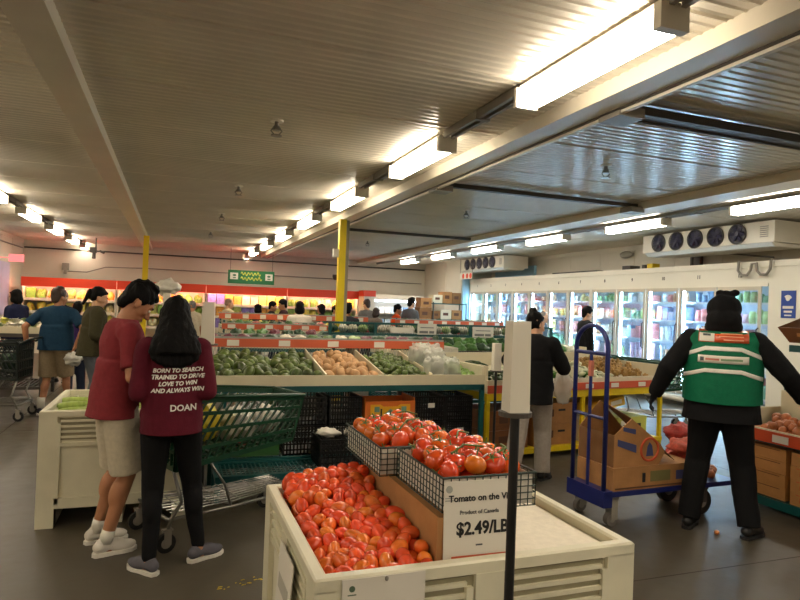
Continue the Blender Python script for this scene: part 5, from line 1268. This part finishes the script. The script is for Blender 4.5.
    # hair
    if hair:
        kind, hm = hair
        Hh = [E_(0,-.020,.152,.081,.097,.086),E_(0,-.052,.105,.069,.053,.072)]
        if kind == 'short': Hh += [E_(0,.045,.183,.056,.042,.030),E_(-.068,.0,.128,.014,.035,.035),E_(.068,.0,.128,.014,.035,.035),E_(0,-.06,.06,.055,.04,.05),E_(.02,-.01,.225,.05,.06,.022)]
        if kind == 'thin': Hh = [E_(0,-.03,.150,.078,.085,.078),E_(0,-.06,.09,.07,.045,.06)]
        if kind == 'bun': Hh += [E_(0,.05,.185,.05,.04,.02),E_(0,-.05,.235,.042,.042,.038),E_(.05,-.02,.09,.03,.05,.05),E_(-.05,-.02,.09,.03,.05,.05)]
        if kind == 'pony': Hh += [E_(0,-.115,.14,.035,.04,.04),('c',Y_(0,-.12,.14),Y_(0,-.14,-.02),.032*hs,.018*hs),E_(0,.05,.18,.055,.04,.022)]
        if kind == 'bob': Hh += [E_(0,-.03,.05,.085,.075,.09),E_(-.07,.0,.07,.025,.05,.07),E_(.07,.0,.07,.025,.05,.07),E_(0,.05,.19,.06,.04,.02)]
        if kind == 'long':
            Hh += [E_(0,.05,.185,.06,.042,.025),E_(-.068,-.005,.08,.028,.06,.09),E_(.068,-.005,.08,.028,.06,.09)]
            Hh += [('ec',Y_(0,-.02,.16),Y_(0,-.035,.05),(.086*hs,.092*hs,0),(.104*hs,.088*hs,0),q),('ec',Y_(0,-.035,.05),X(0,-.09,.45),(.104*hs,.088*hs,0),(.140,.064,0),q),('ec',X(0,-.09,.45),X(0,-.116,.395),(.140,.064,0),(.150,.050,0),q)]
            for x_,zl,r_ in ((-.125,.37,.022),(-.09,.35,.028),(-.05,.335,.03),(-.005,.325,.03),(.04,.33,.03),(.08,.345,.028),(.12,.365,.022)): Hh += [('c',X(x_*.95,-.105,.42),X(x_,-.125,zl),.036*hs,r_*hs)]
        if kind == 'cap': Hh = [E_(0,-.01,.165,.085,.10,.075),('c',Y_(-.03,.08,.155),Y_(.03,.08,.155),.02*hs,.02*hs),E_(0,.11,.15,.05,.045,.010)]
        if kind == 'hood':
            Hh = [E_(0,-.015,.13,.115,.118,.108),E_(0,-.03,.05,.118,.11,.095),('c',X(-.06,-.02,.50),X(.06,-.02,.50),.06*hs,.06*hs),E_(0,-.01,.0,.125,.10,.08),
                  E_(.02,-.03,.235,.055,.04,.03),E_(.06,-.02,.25,.035,.03,.025),E_(-.03,-.03,.245,.03,.025,.02)]
        if kind == 'beanie': Hh = [E_(0,-.015,.16,.085,.1,.085),('c',Y_(0,-.015,.12),Y_(0,-.015,.15),.083*hs,.083*hs)]
        link('hair' if kind not in ('cap','hood','beanie') else {'cap':'cap','hood':'hood','beanie':'knit_hat'}[kind], blob(Hh, max(.008,vox*.7), 7 if kind == 'long' else 2, (), (.008 if kind == 'long' else .009 if kind == 'short' and vox < .012 else .006) if True else 0, 40 if kind == 'long' else 38 if kind == 'short' else 22 if kind != 'hood' else 14, 0, (1,1,.35)), hm, t)
    # face details
    b = MB()
    for sx in (-1,1): b.ell(Y_(sx*.031,.082,.100),(.013*hs,.009*hs,.008*hs),hq,12,8)
    e_ = b.build('eyes', M_eyew, t, smooth=True)
    b = MB()
    for sx in (-1,1): b.ell(Y_(sx*.031,.0895,.100),(.0055*hs,.003*hs,.0055*hs),hq,10,6)
    b.build('pupils', M_pupil, e_, smooth=True)
    b = MB()
    for sx in (-1,1): b.tube([Y_(sx*.014,.094,.121),Y_(sx*.03,.094,.127),Y_(sx*.048,.083,.121)],.0035*hs,5)
    b.build('eyebrows', M_hair if skin is SKIN or True else M_hair, t)
    b = MB(); b.tube([Y_(-.02,.09,.030),Y_(0,.1,.029),Y_(.02,.09,.030)],.004*hs,5); b.build('lips', M_lip, t)
    return t, X, Y_, topo, MW, arm, leg
def drape(obj, me, off=.003, axis=Vector((0,1,0)), start=-1.0):
    """press a flat mesh (x,z) onto obj along +y (local frame of the person)"""
    bm = bmesh.new(); bm.from_mesh(obj.data); tree = BVHTree.FromBMesh(bm); bm.free()
    for v in me.vertices:
        th_ = v.co.y; hit = tree.ray_cast(Vector((v.co.x,start,v.co.z)), axis)
        if hit[0] is not None: v.co.y = hit[0].y-off+th_*.5
        else: v.co.y = 0
    return me
def grid_mesh(pts_fn, nu, nv, th=.002):
    b = MB(); A = [[b.bm.verts.new(pts_fn(i/nu,j/nv)) for i in range(nu+1)] for j in range(nv+1)]
    for j in range(nv):
        for i in range(nu): b.bm.faces.new((A[j][i],A[j][i+1],A[j+1][i+1],A[j+1][i]))
    me = bpy.data.meshes.new('strip'); b.bm.to_mesh(me); b.bm.free(); return me
def solid(o, th=.002):
    bm = bmesh.new(); bm.from_mesh(o.data); bmesh.ops.recalc_face_normals(bm, faces=bm.faces); bmesh.ops.solidify(bm, geom=bm.faces[:], thickness=th); bm.to_mesh(o.data); bm.free()
C_ = lambda n,c,r=.85,b_=.3: mat(n,c,r,ns=40,na=.08,bump=b_,bs=160,spec=.2)
white_sh = (mat('shoe_white',(220,214,204),.6,bump=.2,bs=90), mat('sole_white',(228,224,214),.5)); dark_sh = (mat('shoe_black',(20,19,19),.5), mat('sole_black',(26,25,25),.7))
grey_sh = (mat('shoe_grey',(92,90,98),.8,bump=.2,bs=120), _mats['sole_white'])
# man in maroon
t,X,Y_,to,MW,arm,leg = person('young man in maroon t-shirt and pale shorts looking down beside the long haired woman', (-.31,4.2), math.radians(72), 1.74, C_('tee_maroon',(126,44,50)), C_('shorts_khaki',(196,186,164)), ('short',M_hair),
    SKIN, lean=.075, head=(.66,.0,.0), hands=((.02,4.32,1.06),(.02,4.05,1.06)), feet=((-.40,4.36),(-.33,4.14)), elb=((-.3,-.6,-.7),(.4,-.7,-.6)), shoe=white_sh, vox=.009, sleeves=.82, hem=-.10, legs='shorts', loose=1.15, toes=(.1,-.05))
for hip,kn,ank,ty in leg:
    b = MB(); b.cyl(ank+Vector((0,0,-.01)), ank.lerp(kn,.17), .040, .041, 20); b.build('sock', mat('sock_white',(222,218,206),.8,bump=.3,bs=200), t, smooth=True)
b = MB(); b.box(-.07,.07,-.004,.004,-.035,.035, T(MW.inverted()@Vector((.03,4.18,1.12)))@Matrix.Rotation(-.9,4,'X')); 
o = b.build('phone', M_black, None, bevel=.003); o.matrix_world = MW; tag(o,'black phone held by the young man in maroon','phone')
# woman in maroon hoodie
M_hood = C_('hoodie_maroon',(84,18,34))
t,X,Y_,to,MW,arm,leg = person('woman with long black hair, maroon hoodie with white lettering and black leggings', (.02,3.93), math.radians(-3), 1.63, M_hood, C_('leggings_black',(14,14,16)), ('long',M_hair),
    SKIN, lean=.03, head=(.35,.15,.0), hands=((-.10,4.10,1.02),(.13,4.10,1.02)), feet=((-.07,3.80),(.20,3.92)), elb=((-.25,-.5,-.9),(.25,-.5,-.9)), fem=True, shoe=grey_sh, vox=.009, sleeves=1.95, hem=-.10, legs='tight', loose=1.35, toes=(-.65,1.1), fat=1.05)
P = [('e',X(0,-.075,.47),(.10,.05,.06)),('c',X(-.08,-.03,.49),X(0,-.11,.45),.035,.04),('c',X(.08,-.03,.49),X(0,-.11,.45),.035,.04)]
link('hood', blob(P,.01,3,(),.004,12), M_hood, t)
M_let = mat('letter_white',(226,222,214),.7)
for txt,z,sz,sh_ in (('BORN TO SEARCH',1.160,.033,.25),('TRAINED TO DRIVE',1.122,.033,.25),('LOVE TO WIN',1.084,.033,.25),('AND ALWAYS WIN',1.046,.033,.25),('DOAN',.945,.05,0)):
    me = text_mesh(txt,sz,sh_,.0008,.0012); me.transform(FACE_Y); me.transform(Matrix.Rotation(-.035,4,'Y') if sh_ else Matrix()); me.transform(T((.02 if sh_ else .055,0,z)))
    bm = bmesh.new(); bm.from_mesh(me); bmesh.ops.triangulate(bm, faces=bm.faces[:]); bmesh.ops.subdivide_edges(bm, edges=[e for e in bm.edges if e.calc_length() > .01], cuts=2); bm.to_mesh(me); bm.free()
    link('lettering', drape(to, me, .0035), M_let, t)
# cap/papers: white crumpled bag seen behind her head
lump('plastic_bag','white crumpled plastic sheet hanging behind the heads of the two people in maroon','bag',M_wrap,(-.06,6.9,1.69),(.13,.07,.07),41,.8)
bag_post('white bag sleeve hidden mostly behind the two people in maroon', -.06,6.9,.05,1.2,1.63,.9)
# worker in green vest
WP = (3.86,3.48); phi = math.radians(47)
M_blk = C_('jacket_black',(17,17,19)); M_vest = C_('vest_green',(14,104,72),.7)
t,X,Y_,to,MW,arm,leg = person('worker seen from behind in a black hood and a green safety vest', WP, phi, 1.79, M_blk, C_('trousers_black',(15,15,17)), ('hood',M_blk),
    body_mat=C_('gloves_black',(18,18,20)), lean=.05, head=(.18,0,0), hands=((3.53,3.80,.97),(4.30,3.16,1.0)), feet=((3.70,3.60),(3.96,3.30)), elb=((-.5,-.5,-.7),(.6,-.5,-.5)), shoe=dark_sh, vox=.009, sleeves=2.0, hem=-.14, legs='pants', loose=1.7, fat=1.24, toes=(.2,.5), curl=.55)
G = []
s = 1.79/1.75
q = Matrix.Rotation(-.05,3,'X')
gg = .040
G = [('ec',X(0,0,-.12),X(0,0,.30),(.225*s+gg,.170*s+gg,0),(.225*s+gg,.165*s+gg,0),q),('e',X(0,0,.30),(.225*s+gg,.165*s+gg,.20),q),('e',X(0,-.02,.42),(.20*s,.148*s,.13),q),('c',X(-.185,-.01,.415),X(.185,-.01,.415),.058*s+gg*.9,.058*s+gg*.9)]
vest = link('safety_vest', blob(G,.009,5,[(X(0,0,-.0),Vector((0,.05,-1))),(X(.275,0,.3),Vector((1,0,.40))),(X(-.275,0,.3),Vector((-1,0,.40))),(X(0,0,.50),Vector((0,0,1)))],.004,9,.004), M_vest, t)
M_refl = mat('reflective_strip',(226,224,214),.35,ns=30,na=.04)
zb = X(0,0,.3).z
def strip(z0,z1,w_,arch,nm,m_,x0=None,off=.004,n=36):
    me = grid_mesh(lambda u,v: Vector(((x0 if x0 is not None else -w_)+(2*w_)*u, 0, z0+(z1-z0)*v - arch*max(0,abs(2*u-1)-.45)**1*1.0)), n, 3)
    o = link(nm, drape(vest, me, off), m_, t); 
    for p in o.data.polygons: p.use_smooth = True
    solid(o,.0015); return o
strip(1.345,1.375,.262,.11,'reflective_stripe',M_refl); strip(1.185,1.215,.262,.09,'reflective_stripe',M_refl)
o = strip(1.405,1.495,.165,0,'orange_patch',mat('patch_orange',(214,88,48),.25,ns=40,na=.1,spec=.8),off=.005)
me = grid_mesh(lambda u,v: Vector((-.160+.10*u,0,1.41+.078*v)),12,4); link('patch_label', drape(vest,me,.0075), M_paper, t)
me = grid_mesh(lambda u,v: Vector((-.135+.05*u,0,1.45+.016*v)),8,3); link('patch_mark', drape(vest,me,.009), mat('patch_ink',(70,80,84),.6), t)
for zz,xx,ww in ((1.465,-.02,.14),(1.445,-.03,.16),(1.42,0,.13)):
    me = grid_mesh(lambda u,v: Vector((xx+ww*u,0,zz+.007*v)),10,2); link('patch_print', drape(vest,me,.0075), mat('patch_pale',(238,170,130),.3), t)
strip(1.255,1.31,.165,0,'name_patch',mat('patch_white',(222,218,206),.5),off=.004)
for xx,ww,mm_ in ((-.115,.09,mat('patch_redprint',(196,120,100),.6)),(-.015,.14,mat('patch_greenprint',(120,150,110),.6))):
    me = grid_mesh(lambda u,v: Vector((xx+ww*u,0,1.275+.014*v)),10,2); link('patch_print', drape(vest,me,.0065), mm_, t)
me = grid_mesh(lambda u,v: Vector((-.15+.025*u,0,1.268+.028*v)),5,3); link('patch_mark', drape(vest,me,.0065), _mats['patch_ink'], t)
# woman in black top and grey trousers
t,X,Y_,to,MW,arm,leg = person('woman with tied dark hair, black top and grey trousers at the yellow table', (3.2,5.0), math.radians(40), 1.62, M_blk, C_('trousers_grey',(164,156,146),.8,.2), ('bun',M_hair),
    SKIN2, lean=.08, head=(.25,-.7,0), hands=((3.28,5.48,1.08),(3.58,5.14,1.06)), feet=((2.97,4.94),(3.31,4.97)), elb=((-.5,-.5,-.6),(.6,-.6,-.7)), fem=True, shoe=dark_sh, vox=.011, sleeves=1.98, hem=-.16, legs='pants', loose=1.9, toes=(0,.35), fat=1.12)
lump('plastic_bag','thin white plastic bag of produce held by the woman in the black top','bag',film_mat('bag_film',(224,218,206),.6),(3.66,5.18,.84),(.10,.07,.17),43,.5)
b = MB(); b.ell((3.66,5.18,.80),(.06,.045,.07)); tag(b.build('ginger_root', M_pot, smooth=True),'pale brown produce inside the white bag held by the woman in black','produce')
# man in blue t-shirt at the left
t,X,Y_,to,MW,arm,leg = person('man in a blue t-shirt and khaki shorts beside the dark cart on the left', (-1.42,9.2), math.radians(8), 1.70, C_('tee_blue',(28,58,82)), C_('shorts_tan',(150,132,104)), ('short',M_hbrn),
    SKIN, lean=.04, head=(.1,-.5,0), hands=((-1.76,9.2,.90),(-1.18,9.1,.90)), feet=((-1.56,9.15),(-1.28,9.35)), elb=((-.7,-.5,-.4),(.8,-.4,-.3)), shoe=(mat('shoe_navy',(44,44,58),.7),_mats['sole_white']), vox=.014, sleeves=.8, hem=-.08, legs='shorts', loose=1.4, fat=1.12)
for hip,kn,ank,ty in leg:
    b = MB(); b.cyl(ank, ank+Vector((0,0,.14)), .044, .048, 16); b.build('sock', _mats['sock_white'], t, smooth=True)
lump('plastic_bag','white plastic bag held by the man in the blue t-shirt','bag',M_wrap,(-1.19,9.0,.74),(.11,.09,.08),44,.6)
# man in olive jacket
person('person with dark tied hair in an olive jacket behind the man in maroon', (-.92,8.5), math.radians(75), 1.72, C_('jacket_olive',(62,58,38)), C_('jeans_greyblue',(98,104,112)), ('pony',M_hair), SKIN2, lean=.05, head=(.25,0,0),
    hands=((-.62,8.72,1.05),(-.66,8.35,1.05)), shoe=dark_sh, vox=.014, sleeves=1.95, hem=-.10, loose=1.7, fat=1.1)
far = [ # label, x, y, facing deg, height, top, bottom, hair, skin
 ('man in a dark blue top and grey cap beyond the man in the blue t-shirt', (-1.86,12.4),20,1.66,C_('top_navy',(28,30,52)),('cap',mat('cap_grey',(150,146,140),.8)),SKIN,True),
 ('person in a navy top reaching over the pale greens at the far left', (-2.40,11.75),-60,1.66,C_('top_darkblue',(30,34,62)),('bob',M_hair),SKIN2,True),
 ('person in a purple top between the man in blue and the olive jacket', (-1.36,10.6),-20,1.50,C_('top_purple',(62,40,92)),('short',M_hair),SKIN,False),
 ('person in a dark top glimpsed between the faces of the couple in maroon', (.02,8.3),200,1.50,C_('top_slate',(66,54,72)),('short',M_hbrn),SKIN,False),
 ('person with a grey knit hat and pale top beyond the left bag sleeve', (.40,14.2),10,1.56,C_('top_pale',(196,184,160)),('beanie',mat('hat_grey',(112,110,110),.9)),SKIN,False),
 ('bald man in a cream top far away in front of the coolers', (1.15,14.3),70,1.66,C_('top_cream',(206,190,156)),('thin',mat('hair_sparse',(150,120,96),.6)),SKIN2,False),
 ('woman with dark hair and black top, left of the three dark haired people far back', (1.80,13.95),-30,1.55,C_('top_black1',(26,24,26)),('bob',M_hair),SKIN2,False),
 ('man in a black top, middle of the three dark haired people far back', (2.20,14.9),100,1.62,C_('top_black2',(30,28,30)),('short',M_hair),SKIN,False),
 ('man in a dark plum top, right of the three dark haired people far back', (2.38,14.0),-80,1.68,C_('top_plum',(52,30,34)),('short',M_hair),SKIN,False),
 ('person with black hair in a white shirt, largest in the middle distance', (2.18,11.2),10,1.64,C_('shirt_white',(214,206,192)),('bob',M_hair),SKIN,True),
 ('woman with dark bobbed hair and light top near the left of the thick yellow post', (3.31,14.2),-60,1.60,C_('top_black3',(34,32,36)),('bob',M_hair),SKIN,False),
 ('person in a grey top right next to the woman left of the thick yellow post', (3.85,15.3),120,1.58,C_('top_lightgrey',(170,162,150)),('short',M_hair),SKIN,False),
 ('person in a dark grey jacket partly hidden by the thick yellow post', (3.02,10.95),20,1.64,C_('top_charcoal',(48,48,54)),('short',M_hair),SKIN,True),
 ('man in a grey shirt left of the person in orange, far back', (4.47,14.4),-20,1.76,C_('shirt_grey1',(118,116,112)),('short',M_hbrn),SKIN2,True),
 ('person in a grey brown top between the man in grey and the person in orange', (4.37,13.5),60,1.56,C_('top_taupe',(128,114,104)),('bob',M_hbrn),SKIN2,True),
 ('person in a bright orange top far back on the right half', (5.02,13.9),100,1.66,C_('top_orange',(226,82,30)),('short',M_hair),SKIN,True),
 ('man in a grey blue shirt standing right of the person in orange', (5.40,13.95),60,1.84,C_('shirt_greyblue',(104,110,118)),('short',M_hair),SKIN2,True),
 ('man in a black jacket walking in front of the glass freezer doors', (7.22,9.6),100,1.74,M_blk,('short',M_hair),SKIN2,True),
 ('man in a blue grey shirt half hidden behind the woman in black', (7.33,11.2),110,1.62,C_('shirt_steel',(96,116,136)),('thin',M_hgrey),SKIN2,True),
]
jeans = C_('jeans_navy',(36,42,60)); khak = C_('trousers_khaki',(140,126,102))
for i,(l,p,ph,H,tm,hr_,sk,dt) in enumerate(far):
    person(l, p, math.radians(ph), H, tm, jeans if i%3 else khak, hr_, sk, lean=.05, head=(.15,0,0), shoe=dark_sh, vox=.024 if not dt else .018, sleeves=1.95 if i%4 else .9, hem=-.08, loose=1.3)
